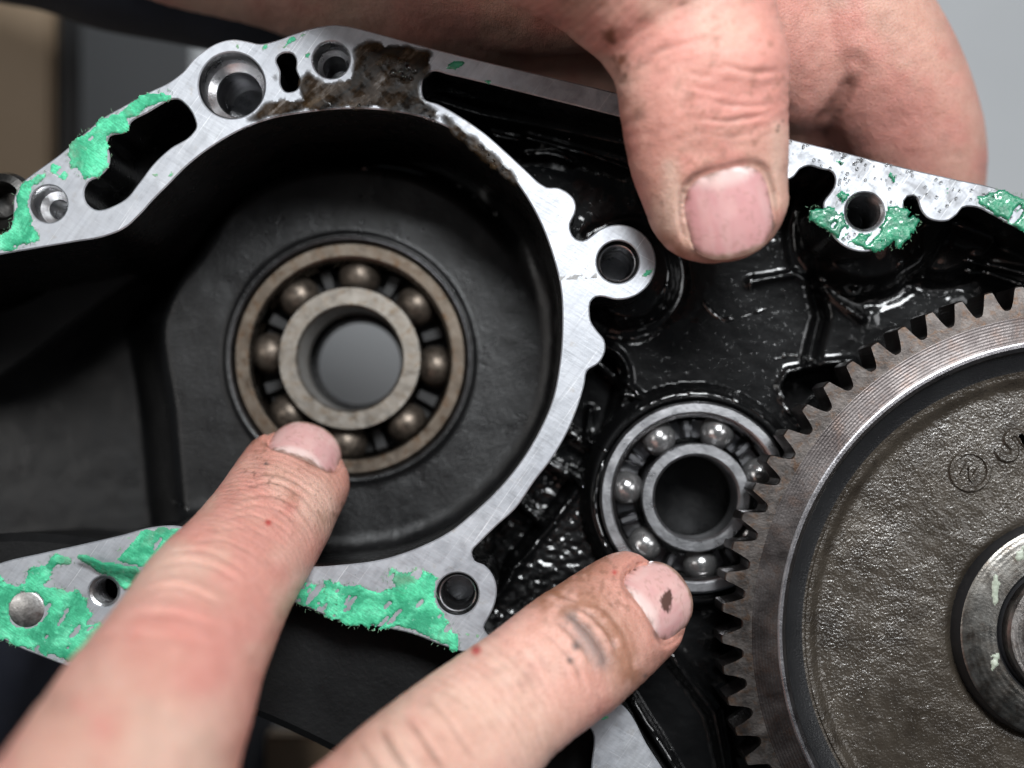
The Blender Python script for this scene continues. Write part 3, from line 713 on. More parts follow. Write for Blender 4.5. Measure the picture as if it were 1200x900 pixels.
# droplets standing on the wet right end of the face
Vd = []; Fd = []
def drop(x, y, z, r):
    b = len(Vd); n = 8
    for i, (f, h) in enumerate([(1.0, 0.0), (0.86, 0.42), (0.5, 0.72)]):
        for k in range(n): Vd.append((x + r * f * math.cos(6.2832 * k / n), y + r * f * math.sin(6.2832 * k / n), z + r * h * 0.8))
    Vd.append((x, y, z + r * 0.68))
    for i in range(2):
        for k in range(n): Fd.append((b + i * n + k, b + i * n + (k + 1) % n, b + (i + 1) * n + (k + 1) % n, b + (i + 1) * n + k))
    for k in range(n): Fd.append((b + 2 * n + k, b + 2 * n + (k + 1) % n, b + 3 * n))
cnt = 0
face_band = [(918, 163), (1067, 199), (1200, 235), (1200, 268), (1140, 240), (1110, 256), (1080, 250), (1070, 280), (1013, 293), (970, 275), (950, 255), (985, 230), (975, 200), (940, 193), (918, 205)]
while cnt < 120:
    x = rs.uniform(918, 1200); y = rs.uniform(160, 295)
    if not inpoly(np.array([x]), np.array([y]), face_band)[0] or math.hypot(x - 1013, y - 248) < 25: continue
    if rs.rand() > 0.25 + 0.75 * float(sstep(0.4, 0.62, fbm(np.array([x / 30]), np.array([y / 30]), 71))[0]): continue
    drop(x, y, 1.6, rs.uniform(0.8, 2.2)); cnt += 1
for (x, y) in [(470, 84), (478, 80), (486, 84), (461, 86), (474, 90), (482, 92)]: drop(x, y, 1.0, rs.uniform(3, 5))
for (ax, ay, bx, by, n) in [(495, 138, 515, 145, 9), (415, 126, 434, 122, 6), (560, 170, 600, 212, 12), (283, 152, 292, 150, 4)]:
    for k in range(n): t = rs.rand(); drop(ax + (bx - ax) * t + rs.uniform(-3, 3), ay + (by - ay) * t + rs.uniform(-3, 3), 0.8, rs.uniform(1, 2.2))
o = fix_normals(mesh_np('oil_droplets', Vd, Fd, DROP, case, angle=0)); tag(o, kind='stuff')

# oil beads and drops added to put highlights on fillets and chamber floor
_hx = np.arange(-320, 1500, 3.0); _hy = np.arange(60, 1100, 3.0); _HX, _HY = np.meshgrid(_hx, _hy)
_hg = {gear_h: gear_h(_HX, _HY), cav_h: cav_h(_HX, _HY)}
def settle(px, py, hf, z=-150.0):
    T = _hg[hf]
    for _ in range(5):
        x, y, _z = UP(px, py, z)
        fx = min(max((x + 320) / 3.0, 0), len(_hx) - 2.001); fy = min(max((y - 60) / 3.0, 0), len(_hy) - 2.001); i, j = int(fx), int(fy); fx -= i; fy -= j
        z = float(T[j, i] * (1 - fx) * (1 - fy) + T[j, i + 1] * fx * (1 - fy) + T[j + 1, i] * (1 - fx) * fy + T[j + 1, i + 1] * fx * fy)
    return x, y, z
Vb = []; Fb = []
def bead(pts, r, hf, lift=0.0, gaps=0.0, ns=8, store=None):
    Vs, Fs = store if store else (Vb, Fb)
    P = catmull(pts, 2.2, closed=False); C = np.array([settle(a, b, hf) for a, b in P])
    for _ in range(3): C[1:-1, 2] = (C[:-2, 2] + C[1:-1, 2] + C[2:, 2]) / 3
    n = len(C); sd = int(P[0, 0] * 7 + P[0, 1]); g = fbm(np.arange(n) / 6.0 + sd, np.zeros(n) + sd, 3, 2)
    rad = 1.15 * r * (0.55 + 0.9 * g) * np.where(g < gaps, 0.25, 1.0) * np.clip(np.minimum(np.arange(n), np.arange(n)[::-1]) / 2.0, 0.1, 1)
    b0 = len(Vs)
    for i in range(n):
        t = C[min(i + 1, n - 1)] - C[max(i - 1, 0)]; t[2] = 0; t = t / max(np.linalg.norm(t), 1e-6); nn = np.array([-t[1], t[0], 0])
        jx = (fbm(np.array([i / 5.0 + sd]), np.array([1.3]), 8, 2)[0] - 0.5) * 2.0
        for k in range(ns):
            a = 2 * math.pi * k / ns; Vs.append(tuple(C[i] + nn * (rad[i] * math.cos(a) * 1.3 + jx) + np.array([0, 0, rad[i] * math.sin(a) + lift])))
    for i in range(n - 1):
        for k in range(ns): Fs.append((b0 + i * ns + k, b0 + i * ns + (k + 1) % ns, b0 + (i + 1) * ns + (k + 1) % ns, b0 + (i + 1) * ns + k))
for pts, r, gp in [([(575, 157), (592, 161), (610, 165)], 2.2, 0.2), ([(617, 162), (650, 170), (690, 181), (742, 199)], 2.0, 0.1), ([(621, 182), (640, 179), (660, 183), (673, 191)], 2.8, 0.1), ([(683, 196), (690, 199)], 2.6, 0), ([(700, 203), (707, 205)], 2.8, 0), ([(712, 207), (716, 209)], 2.0, 0),
                   ([(1128, 304), (1160, 310), (1205, 322)], 2.4, 0.1), ([(1130, 317), (1150, 318), (1175, 325), (1205, 336)], 2.8, 0.1), ([(1050, 314), (1058, 304)], 3.0, 0), ([(958, 322), (964, 328), (969, 331)], 3.2, 0), ([(994, 341), (1002, 343)], 2.2, 0), ([(1010, 362), (1018, 359)], 2.2, 0),
                   ([(822, 352), (832, 364), (848, 374), (862, 373)], 2.2, 0.35), ([(866, 372), (880, 368), (900, 360)], 1.4, 0.5), ([(880, 342), (880, 332), (884, 318)], 1.8, 0.3), ([(905, 326), (918, 322), (932, 320)], 2.0, 0.45), ([(907, 421), (925, 416), (945, 420), (968, 424)], 2.2, 0.5), ([(912, 458), (918, 474), (932, 490)], 1.8, 0.3),
                   ([(782, 362), (780, 350), (781, 328)], 1.6, 0.3), ([(760, 376), (770, 368), (780, 358)], 1.8, 0.4), ([(706, 392), (735, 397), (760, 391)], 1.8, 0.5),
                   ([(702, 474), (697, 495), (692, 513)], 1.8, 0.1), ([(692, 514), (700, 521), (712, 530)], 2.0, 0.1), ([(672, 555), (684, 571)], 1.9, 0.1), ([(724, 424), (727, 440)], 2.0, 0), ([(742, 455), (748, 463)], 1.9, 0), ([(728, 461), (742, 464), (755, 469)], 1.6, 0.1), ([(664, 511), (676, 514), (684, 520)], 1.3, 0.2), ([(650, 545), (658, 547)], 1.5, 0), ([(628, 574), (640, 577)], 1.3, 0.2), ([(580, 661), (586, 670)], 1.6, 0), ([(603, 608), (609, 614)], 1.3, 0),
                   ([(707, 540), (700, 565), (697, 590), (701, 615), (712, 645)], 1.8, 0.25), ([(720, 510), (740, 488), (765, 472), (800, 462), (840, 464), (870, 474), (900, 492)], 1.2, 0.45),
                   ([(786, 764), (796, 782), (815, 800), (832, 815)], 1.3, 0.35), ([(563, 700), (580, 720)], 1.5, 0.3), ([(545, 660), (556, 672)], 1.4, 0.3)]:
    bead(pts, r, gear_h, 0.2, gp)
bead([(741, 817), (752, 838), (768, 862), (780, 882), (796, 908)], 1.5, gear_h, 0.5, 0.15)
for pts, r, gp in [([(424, 198), (440, 195), (470, 198), (512, 209)], 2.2, 0.1), ([(530, 213), (545, 222)], 1.6, 0.4), ([(552, 228), (560, 234), (568, 240)], 1.8, 0.3), ([(575, 246), (582, 252)], 1.4, 0.2), ([(495, 160), (520, 168)], 1.2, 0.4), ([(199, 587), (210, 590), (222, 598)], 2.0, 0.2)]:
    bead(pts, r, cav_h, 0.3, gp)
_inside = gear_keep(_HX, _HY); cnt = 0
while cnt < 120:
    x = rs.uniform(560, 1200); y = rs.uniform(150, 880)
    wx, wy, wz = settle(x, y, gear_h)
    if not _inside[min(int((wy - 60) / 3), len(_hy) - 1), min(int((wx + 320) / 3), len(_hx) - 1)] or math.hypot(wx - B2[0], wy - B2[1]) < R2 + 8: continue
    if rs.rand() > 0.15 + 0.85 * float(sstep(0.45, 0.6, fbm(np.array([x / 40]), np.array([y / 40]), 171))[0]): continue
    r = rs.uniform(0.6, 1.6); b0 = len(Vb); n = 8; sx = rs.uniform(0.8, 1.8); an = rs.uniform(0, 3)
    for f, h in ((1.0, -0.2), (0.86, 0.42), (0.5, 0.72)):
        for k in range(n):
            ux, uy = r * f * sx * math.cos(6.2832 * k / n), r * f * math.sin(6.2832 * k / n)
            Vb.append((wx + ux * math.cos(an) - uy * math.sin(an), wy + ux * math.sin(an) + uy * math.cos(an), wz + r * h))
    Vb.append((wx, wy, wz + r * 0.85))
    for i in range(2):
        for k in range(n): Fb.append((b0 + i * n + k, b0 + i * n + (k + 1) % n, b0 + (i + 1) * n + (k + 1) % n, b0 + (i + 1) * n + k))
    for k in range(n): Fb.append((b0 + 2 * n + k, b0 + 2 * n + (k + 1) % n, b0 + 3 * n))
    cnt += 1
tag(fix_normals(mesh_np('oil_glints', Vb, Fb, BEAD, case, angle=0)), kind='stuff')
# tunnel walls left of the chamber, added deeper to shade its floor
for L, dy in [([(-290, 420), (-180, 355), (-60, 312), (0, 298), (43, 290.5), (87, 283), (123, 276.5), (147, 266.5), (163, 251.5), (180, 233)], -16), ([(-40, 672), (0, 660), (50, 648), (100, 637), (143, 627), (177, 618), (210, 617)], 16)]:
    P = [(a, b - 2 * (1 if dy > 0 else -1)) for a, b in L]; Q = [(a + (0 if dy > 0 else -4), b + dy) for a, b in L]
    slab('tunnel_shade_wall', np.array(P + Q[::-1], float), [], -200, -452, [WALL, WALL], case, cham=0.5, draft=0)
# ------------------------------------------------------------------ ball bearings
def bearing(label, group, c, zf, ro, ri_face, rin_o, rbore, rpitch, rball, nb, a0, width, mo, mi, mb, mc, mg, off_in=0.0):
    cx, cy = c[0], c[1]
    b = empty('ball_bearing', cx, cy, zf - width); tag(b, label, 'bearing', group)
    w = width; zc = zf - min(w / 2, 1.35 * rball)
    gr = rball * 1.04
    def gpro(sgn, rs_):   # groove arc of a race, from top to bottom
        out = []
        for t in np.linspace(-0.8, 0.8, 9):
            out.append((rpitch + sgn * gr * math.cos(t), zc - gr * math.sin(t)))
        return out
    ga = gpro(1, 0)
    prof = [(ro - 3, zf), (ri_face + 3, zf), (ri_face + 0.5, zf - 1.5), (ri_face - 3.5, zf - 6), (ri_face - 4, zf - 9)] + [(max(r, ri_face - 4), z) for r, z in ga] + [(ri_face - 4, zf - w + 6), (ri_face, zf - w), (ro - 3, zf - w), (ro, zf - w + 3), (ro, zf - 3)]
    mid = [0, 0, 1, 1] + [1] * (len(ga) + 1) + [0] * 10
    lathe('outer_ring', prof, cx, cy, [mo, mg], b, 144, closed=True, midx=mid[:len(prof)], angle=30)
    gi = gpro(-1, 0); zi = zf + off_in
    prof = [(rin_o - 1.5, zi), (rbore + 3.5, zi), (rbore + 0.6, zi - 2.6), (rbore, zi - 5), (rbore, zf - w + 4), (rbore + 3, zf - w), (rin_o - 1.5, zf - w), (rin_o, zf - w + 2)] + [(min(r, rin_o), z) for r, z in gi[::-1]] + [(rin_o, zi - 2)]
    lathe('inner_ring', prof, cx, cy, [mi, mg], b, 128, closed=True, midx=[0, 0, 0, 0] + [0] * (len(prof) - 4), angle=30)
    # balls share one mesh
    bm = bmesh.new(); bmesh.ops.create_uvsphere(bm, u_segments=40, v_segments=24, radius=rball * S)
    for f in bm.faces: f.smooth = True
    me = bpy.data.meshes.new('ball'); bm.to_mesh(me); bm.free(); me.materials.append(mb)
    for k in range(nb):
        a = math.radians(a0) + 2 * math.pi * k / nb
        o = bpy.data.objects.new('ball', me); col.objects.link(o); o.parent = b
        o.location = (rpitch * math.cos(a) * S, rpitch * math.sin(a) * S, (zc - (zf - w)) * S)
        o.rotation_euler = (k * 1.3, k * 2.1, k)
    # cage: a ring under the balls with a riveted finger between each pair
    V = []; F = []; seg = nb * 28; dr = rball * 0.50
    for k in range(seg):
        a = 2 * math.pi * k / seg; ph = ((a * nb / (2 * math.pi)) % 1.0 - 0.5)   # 0 midway between two balls
        half = abs(ph) * 2 * math.pi / nb * rpitch
        gap = math.pi / nb * rpitch - rball * 0.98
        up = 1.0 if half < gap * 0.46 else 0.0
        zt = zc + ((-rball * 0.15 if mc is CAGE_OLD else rball * 0.22) if up else -rball * 0.86); zb = zc - rball * 1.02
        if up and mc is not CAGE_OLD and abs(half - gap * 0.30) < gap * 0.12: zt += rball * 0.16
        aa = a + math.radians(a0)
        for r, z in ((rpitch - dr, zb), (rpitch - dr, zt - 1), (rpitch - dr + 1, zt), (rpitch + dr - 1, zt), (rpitch + dr, zt - 1), (rpitch + dr, zb)):
            V.append((cx + r * math.cos(aa), cy - r * math.sin(aa), z))
    for k in range(seg):
        k2 = (k + 1) % seg
        for i in range(6):
            j = (i + 1) % 6; F.append((k * 6 + i, k * 6 + j, k2 * 6 + j, k2 * 6 + i))
    fix_normals(mesh_np('cage', V, F, mc, b, angle=40))
    return b
GROOVE_NEW = m_steel('bright_race_groove', (0.22, 0.21, 0.21), (0.34, 0.33, 0.33), (0.18, 0.28))
k1 = (D + 232) / D; k2 = (D + 108) / D
bearing('tarnished brown ball bearing seated deep in the round chamber under the index finger', 'ball bearings in the casing', B1, -232, 136.5 * k1, 118 * k1, 84 * k1, 60.5 * k1, 99 * k1, 24.5 * k1, 8, -4.5, 104, RACE_OLD, RACE_OLD_IN, BALL_OLD, CAGE_OLD, GROOVE, off_in=2)
bearing('clean bright oily ball bearing beside the gear teeth under the middle finger', 'ball bearings in the casing', B2, -108, 113 * k2, 98 * k2, 64 * k2, 48.5 * k2, 81 * k2, 20.8 * k2, 7, 18.5, 66, RACE_NEW, RACE_NEW, BALL_NEW, CAGE_NEW, GROOVE_NEW, off_in=1)

# ------------------------------------------------------------------ the large spur gear
GEAR_GROOVE = m_black('oily_blued_groove', 0.012, (0.25, 0.4), 2.6, 0.5, 1.5, coat=0.9, spec=0.3)
GC = UP(1256, 742, -22); GX, GY = GC[0], GC[1]; kg = (D + 22) / D
gear = empty('spur_gear', GX, GY, -95)
tag(gear, 'large dark steel spur gear with rough oily web at the right edge', 'gear')
NTH = 70; RT = 411 * kg; RR = 386.5 * kg; RB = 375 * kg; ZT = -22; ZB = -88
ph0 = math.radians(103.8)      # one tooth tip
loop = []
for t in range(NTH):
    c = ph0 + 2 * math.pi * t / NTH; p = 2 * math.pi / NTH
    js = random.uniform(-0.6, 0.6)
    for (da, r) in [(-0.5, RR), (-0.40, RR + 0.8), (-0.33, RR + 4), (-0.24, RR + 12), (-0.155, RT - 2.5 + js), (-0.125, RT + js), (0.0, RT + 0.4 + js), (0.125, RT + js), (0.155, RT - 2.5 + js), (0.24, RR + 12), (0.33, RR + 4), (0.40, RR + 0.8)]:
        loop.append((c + da * p, r))
V = []; F = []; M = []; n = len(loop)
def ringv(fr, z): 
    for a, r in loop: rr = fr(r); V.append((GX + rr * math.cos(a), GY - rr * math.sin(a), z))
ringv(lambda r: RB, ZT)                  # 0 inner edge of the toothed band
ringv(lambda r: r - 1.6, ZT)             # 1 face edge
ringv(lambda r: r, ZT - 1.6)             # 2 flank top
ringv(lambda r: r, ZB)                   # 3 flank bottom
ringv(lambda r: RB, ZB)                  # 4
for k, m in ((0, 0), (1, 0), (2, 1), (3, 1)):
    for i in range(n):
        j = (i + 1) % n; F.append((k * n + i, k * n + j, (k + 1) * n + j, (k + 1) * n + i)); M.append(m)
fix_normals(mesh_np('teeth', V, F, [GEAR_TOOTH, GEAR_RIM], gear, midx=M, angle=30))
rw = lambda r: r * kg
lathe('rim', [(RB, ZB), (RB, ZT - 0.2), (RB - 1, ZT), (rw(345), ZT), (rw(343), ZT + 0.8), (rw(339.5), ZT + 0.5), (rw(335), ZT - 4), (rw(333), ZT - 10), (rw(324), ZT - 17), (rw(312), ZT - 22), (rw(303), ZT - 24)], GX, GY, [GEAR_RIM, GEAR_STEP, GEAR_GROOVE, GEAR_WEB], gear, 240, midx=[0, 0, 0, 1, 1, 1, 2, 2, 2, 3], angle=25)
# rough web as displaced rings
V = []; F = []; nr = 62; na = 300; r0, r1_ = rw(126), rw(308)
A0, A1 = math.radians(85), math.radians(275)
AA, RRg = np.meshgrid(np.linspace(A0, A1, na), np.linspace(r0, r1_, nr), indexing='ij')
XX = GX + RRg * np.cos(AA); YY = GY - RRg * np.sin(AA)
ZZ = ZT - 30 + 1.2 * (fbm(XX / 8, YY / 8, 91, 2) - 0.5) + 3 * (fbm(XX / 50, YY / 50, 92) - 0.5) + 9 * sstep(rw(290), rw(307), RRg) - 6 * sstep(rw(140), rw(128), RRg)
q_ = np.arange(na * nr).reshape(na, nr)
F = np.stack([q_[:-1, :-1], q_[1:, :-1], q_[1:, 1:], q_[:-1, 1:]], -1).reshape(-1, 4)
web = mesh_np('web', np.stack([XX.ravel(), YY.ravel(), ZZ.ravel()], 1), F, GEAR_WEB, gear, angle=0)
fix_normals(web)
lathe('web_back', [(rw(128), ZT - 50), (rw(310), ZT - 50)], GX, GY, GEAR_COLLAR, gear, 96)
# cast marks on the web
em = empty('tmp', 0, 0, 0)
mx, my, _ = UP(1137, 552, -50)
V = []; F = []
lathe('cast_ring_mark', [(18.5, ZT - 31), (20.5, ZT - 27.0), (24.5, ZT - 27.0), (27, ZT - 31)], mx, my, GEAR_WEB, gear, 64)
def stroke(name, pts, w, zt):
    P = catmull([(mx + a, my + b) for a, b in pts], 1.5, closed=False); V = []; F = []
    for i in range(len(P)):
        t = P[min(i + 1, len(P) - 1)] - P[max(i - 1, 0)]; t = t / max(np.linalg.norm(t), 1e-6); nn = np.array([-t[1], t[0]])
        e = min(1.0, 0.35 + min(i, len(P) - 1 - i) / 2.0)
        for s_, z in ((-1.6, zt - 5), (-0.75, zt), (0.75, zt), (1.6, zt - 5)):
            V.append((*(P[i] + nn * s_ * w * e), z))
    for i in range(len(P) - 1):
        for k in range(3): F.append((i * 4 + k, i * 4 + k + 1, i * 4 + 5 + k, i * 4 + 4 + k))
    F.append((0, 1, 2, 3)); b = (len(P) - 1) * 4; F.append((b, b + 1, b + 2, b + 3))
    return fix_normals(mesh_np(name, V, F, GEAR_WEB, gear, angle=40))
def digit(cx, cy, rot, pts, w, dz=0.0):
    c, s_ = math.cos(rot), math.sin(rot)
    return stroke('cast_letter', [(cx - 1137 + a * c - b * s_, cy - 552 + a * s_ + b * c) for a, b in pts], w, ZT - 26.6 + dz)
for i_, p_ in enumerate([[(-7, 10), (-7, 0), (-7, -10)], [(-6, -9), (0, 0), (6, 9)], [(7, 10), (7, 0), (7, -10)]]): digit(1137, 552, 0.55, p_, 2.3, 0.2 * i_)
digit(1186, 521, 0.75, [(12, -12), (2, -17), (-9, -13), (-8, -3), (6, 0), (11, 8), (4, 16), (-10, 14)], 5.0)
digit(1213, 504, 0.75, [(12, -12), (2, -17), (-9, -13), (-8, -3), (6, 0), (11, 8), (4, 16), (-10, 14)], 5.0)
bpy.data.objects.remove(em)
lathe('hub_collar', [(rw(133), ZT - 40), (rw(131), ZT - 18), (rw(128), ZT - 8), (rw(124), ZT - 6), (rw(86), ZT - 7), (rw(83), ZT - 12)], GX, GY, [BLACK_STRIP, GEAR_COLLAR], gear, 160, midx=[0, 0, 1, 1, 0], angle=28)
lathe('shaft', [(rw(82), ZT - 14), (rw(79), ZT - 10), (rw(77), ZT + 4), (rw(74), ZT + 8), (rw(66), ZT + 8), (rw(64), ZT + 2), (rw(56), ZT + 2), (rw(54), ZT + 14), (rw(20), ZT + 16), (0.01, ZT + 16)], GX, GY, [BLACK_STRIP, SHAFT], gear, 128, midx=[0, 1, 1, 1, 1, 1, 1, 1, 1], angle=28)
for i, P in enumerate([[(1163, 667), (1175, 682), (1172, 700), (1165, 712), (1160, 690)], [(1160, 770), (1170, 760), (1172, 780), (1163, 790)], [(1190, 640), (1203, 636), (1200, 655), (1192, 658)]]):
    P = [UP(a, b, -28)[:2] for a, b in P]
    o = flake(P, VERDIGRIS, 'grease_blob', seed=950 + i, thin=0.05, rag=4, z0=ZT - 6.6, thick=2.0)
    o.parent = gear; o.location = Vector(case.location) - Vector(gear.location)
# shaft the gear turns on, running down into the casing
lathe('axle', [(rw(70), ZT - 52), (rw(70), -200)], GX, GY, SHAFT, gear, 64)

# bolt seen past the casing's left end
bx, by, _ = UP(2, 236, -70)
bolt = empty('bolt', bx, by, -190)
lathe('head', [(36, -180), (38, -84), (34, -70), (24, -66), (20, -70), (17, -84), (15, -100), (0.01, -102)], bx, by, m_steel('dark_bolt', (0.03, 0.03, 0.03), (0.09, 0.085, 0.08), (0.3, 0.45)), bolt, 48)
lathe('shank', [(15, -182), (15, -320)], bx, by, DARK_BORE, bolt, 32)
tag(bolt, 'dark round bolt head out of focus behind the casing at the far left', 'bolt')
# ------------------------------------------------------------------ hands
class Chain:
    """a limb: control points (x, y, z, half width, half depth) from tip to root, in layout space (z up to the lens)"""
    def __init__(s, pts, up=(0, 0, 1), cap=0.9, roll=0.0, pw=2.15, step=4.0, capend=True, sup=2.25):
        C = catmull(pts, step, closed=False); s.C = C[:, :3]; s.rw = C[:, 3]; s.rh = C[:, 4]
        seg = np.linalg.norm(np.diff(s.C, axis=0), axis=1); s.s = np.concatenate([[0], np.cumsum(seg)])
        t = np.gradient(s.C, axis=0); t /= np.linalg.norm(t, axis=1, keepdims=True); s.t = -t     # towards the tip
        up = np.array(up, float)
        b = np.cross(s.t, up); b /= np.linalg.norm(b, axis=1, keepdims=True)
        n = np.cross(b, s.t)
        c, q_ = math.cos(roll), math.sin(roll)
        s.b = b * c + n * q_; s.n = n * c - b * q_
        L = cap * s.rw[0]; d = s.s
        f = np.where(d < L, np.power(np.clip(1 - np.power(np.clip((L - d) / L, 0, 1), pw), 0.0004, 1), 1 / pw), 1.0)
        s.f = f; s.pw = sup
        if capend:
            d2 = s.s[-1] - s.s; L2 = 0.8 * s.rw[-1]
            s.f = s.f * np.where(d2 < L2, np.sqrt(np.clip(1 - ((L2 - d2) / L2) ** 2, 0.0004, 1)), 1.0)
    def mesh(s, seg=40):
        th = np.linspace(0, 2 * math.pi, seg, endpoint=False); c, q_ = np.cos(th), np.sin(th)
        sx = np.sign(c) * np.abs(c) ** (2 / s.pw); sy = np.sign(q_) * np.abs(q_) ** (2 / s.pw)
        V = s.C[:, None] + (s.rw * s.f)[:, None, None] * s.b[:, None] * sx[None, :, None] + (s.rh * s.f)[:, None, None] * s.n[:, None] * sy[None, :, None]
        n = len(s.C); V = V.reshape(-1, 3); F = []
        for i in range(n - 1):
            for k in range(seg): F.append((i * seg + k, i * seg + (k + 1) % seg, (i + 1) * seg + (k + 1) % seg, (i + 1) * seg + k))
        F.append(tuple(range(seg))); F.append(tuple((n - 1) * seg + k for k in range(seg)))
        return V, F
    def local(s, P):
        """per point: nearest sample, distance along from the tip, sideways, upwards, distance/size ratio"""
        N = len(P); best = np.full(N, 1e18); bi = np.zeros(N, int)
        for i in range(0, len(s.C), 2):
            d = ((P - s.C[i]) ** 2).sum(1); m = d < best; best[m] = d[m]; bi[m] = i
        dv = P - s.C[bi]; along = s.s[bi] - (dv * s.t[bi]).sum(1)
        side = (dv * s.b[bi]).sum(1); up = (dv * s.n[bi]).sum(1)
        return bi, along, side, up, np.sqrt(best) / s.rw[bi]
    def s_at(s, px, py):
        k = (D - s.C[:, 2]) / D; X = VX + (s.C[:, 0] - VX) / k; Y = VY + (s.C[:, 1] - VY) / k
        return s.s[np.argmin((X - px) ** 2 + (Y - py) ** 2)]
    def nail_frame(s, d, lift=0.0):
        i = int(np.argmin(np.abs(s.s - d))); 
        return s.C[i] + s.n[i] * (s.rh[i] * s.f[i] + lift), s.t[i], s.b[i], s.n[i], s.rw[i], i

def img(P):
    k = (D - P[:, 2]) / D
    return VX + (P[:, 0] - VX) / k, VY + (P[:, 1] - VY) / k

def from_px(lst):
    return [(*UP(a, b, z), w * (D - z) / D, w * (D - z) / D * hr) for a, b, z, w, hr in lst]

def nail_outline(u, v, a_t, a_c, b, p=2.8):
    """<1 inside the nail; u towards the tip, v sideways"""
    uu = np.where(u > 0, u / a_t, u / a_c)
    return (np.abs(uu) ** p + np.abs(v / b) ** p) ** (1 / p)

class Nail:
    def __init__(s, chain, d, a_t, a_c, b, k_v, k_u, pitch=0.0, lift=0.0, side=0.0, roll=0.0, yaw=0.0):
        O, t, bb, n, rw, i = chain.nail_frame(d, lift)
        if roll: bb, n = bb * math.cos(roll) + n * math.sin(roll), n * math.cos(roll) - bb * math.sin(roll)
        if yaw: t, bb = t * math.cos(yaw) + bb * math.sin(yaw), bb * math.cos(yaw) - t * math.sin(yaw)
        t2 = t * math.cos(pitch) + n * math.sin(pitch); n2 = n * math.cos(pitch) - t * math.sin(pitch)
        s.O = O + bb * side; s.t, s.b, s.n = t2, bb, n2; s.a_t, s.a_c, s.w, s.kv, s.ku = a_t, a_c, b, k_v, k_u
    def surf(s, u, v): return -s.kv * (v / s.w) ** 2 * (1 + 0.5 * (v / s.w) ** 2) - np.where(u > 0, s.ku, 0.2 * s.ku) * (u / s.a_t) ** 2
    def local(s, P):
        d = P - s.O; return d @ s.t, d @ s.b, d @ s.n
    def build(s, parent, tint_fn, name='nail'):
        nu, nv = 44, 40; U, Vv = np.meshgrid(np.linspace(-1, 1, nu), np.linspace(-1, 1, nv), indexing='ij')
        # square to superellipse
        ang = np.arctan2(Vv, U); rad = np.maximum(np.abs(U), np.abs(Vv)); p = 2.8
        k = 1.0 / ((np.abs(np.cos(ang)) ** p + np.abs(np.sin(ang)) ** p) ** (1 / p))
        rad = rad * 1.03; u = rad * k * np.cos(ang); v = rad * k * np.sin(ang) * s.w; u = np.where(u > 0, u * s.a_t, u * s.a_c)
        h = s.surf(u, v)
        edge = sstep(0.86, 1.03, rad) * np.where(u > s.a_t * 0.35, 0.3, 1.2)
        top = s.O + u[..., None] * s.t + v[..., None] * s.b + (h - edge + 0.5 * (fbm(u / 14 + 5, v / 4 + 9, 5) - 0.5))[..., None] * s.n
        bot = top - 3.0 * s.n
        T = top.reshape(-1, 3); Bv = bot.reshape(-1, 3); I = np.arange(nu * nv).reshape(nu, nv); off = nu * nv
        F = [tuple(x) for x in np.stack([I[:-1, :-1], I[1:, :-1], I[1:, 1:], I[:-1, 1:]], -1).reshape(-1, 4)]
        F += [tuple(off + x for x in reversed(f)) for f in F]
        rim = list(I[0, :]) + list(I[1:, -1]) + list(I[-1, -2::-1]) + list(I[-2:0:-1, 0])
        for a, b in zip(rim, rim[1:] + rim[:1]): F.append((a, b, off + b, off + a))
        Vall = np.concatenate([T, Bv]); o = fix_normals(mesh_np(name, Vall, F, NAIL, parent, angle=50))
        colr = tint_fn((u / s.a_t).ravel(), (v / s.w).ravel(), T); colr = np.concatenate([colr, colr])
        at = o.data.color_attributes.new('tint', 'FLOAT_COLOR', 'POINT')
        at.data.foreach_set('color', np.concatenate([colr, np.ones((len(colr), 1))], 1).ravel())
        return o

def laplace(V, E, it, lam=0.5):
    n = len(V); deg = np.bincount(E.ravel(), minlength=n)[:, None].astype(float)
    for _ in range(it):
        A = np.zeros_like(V)
        for k in range(3):
            A[:, k] = np.bincount(E[:, 0], V[E[:, 1], k], n) + np.bincount(E[:, 1], V[E[:, 0], k], n)
        V = V + lam * (A / np.maximum(deg, 1) - V)
    return V

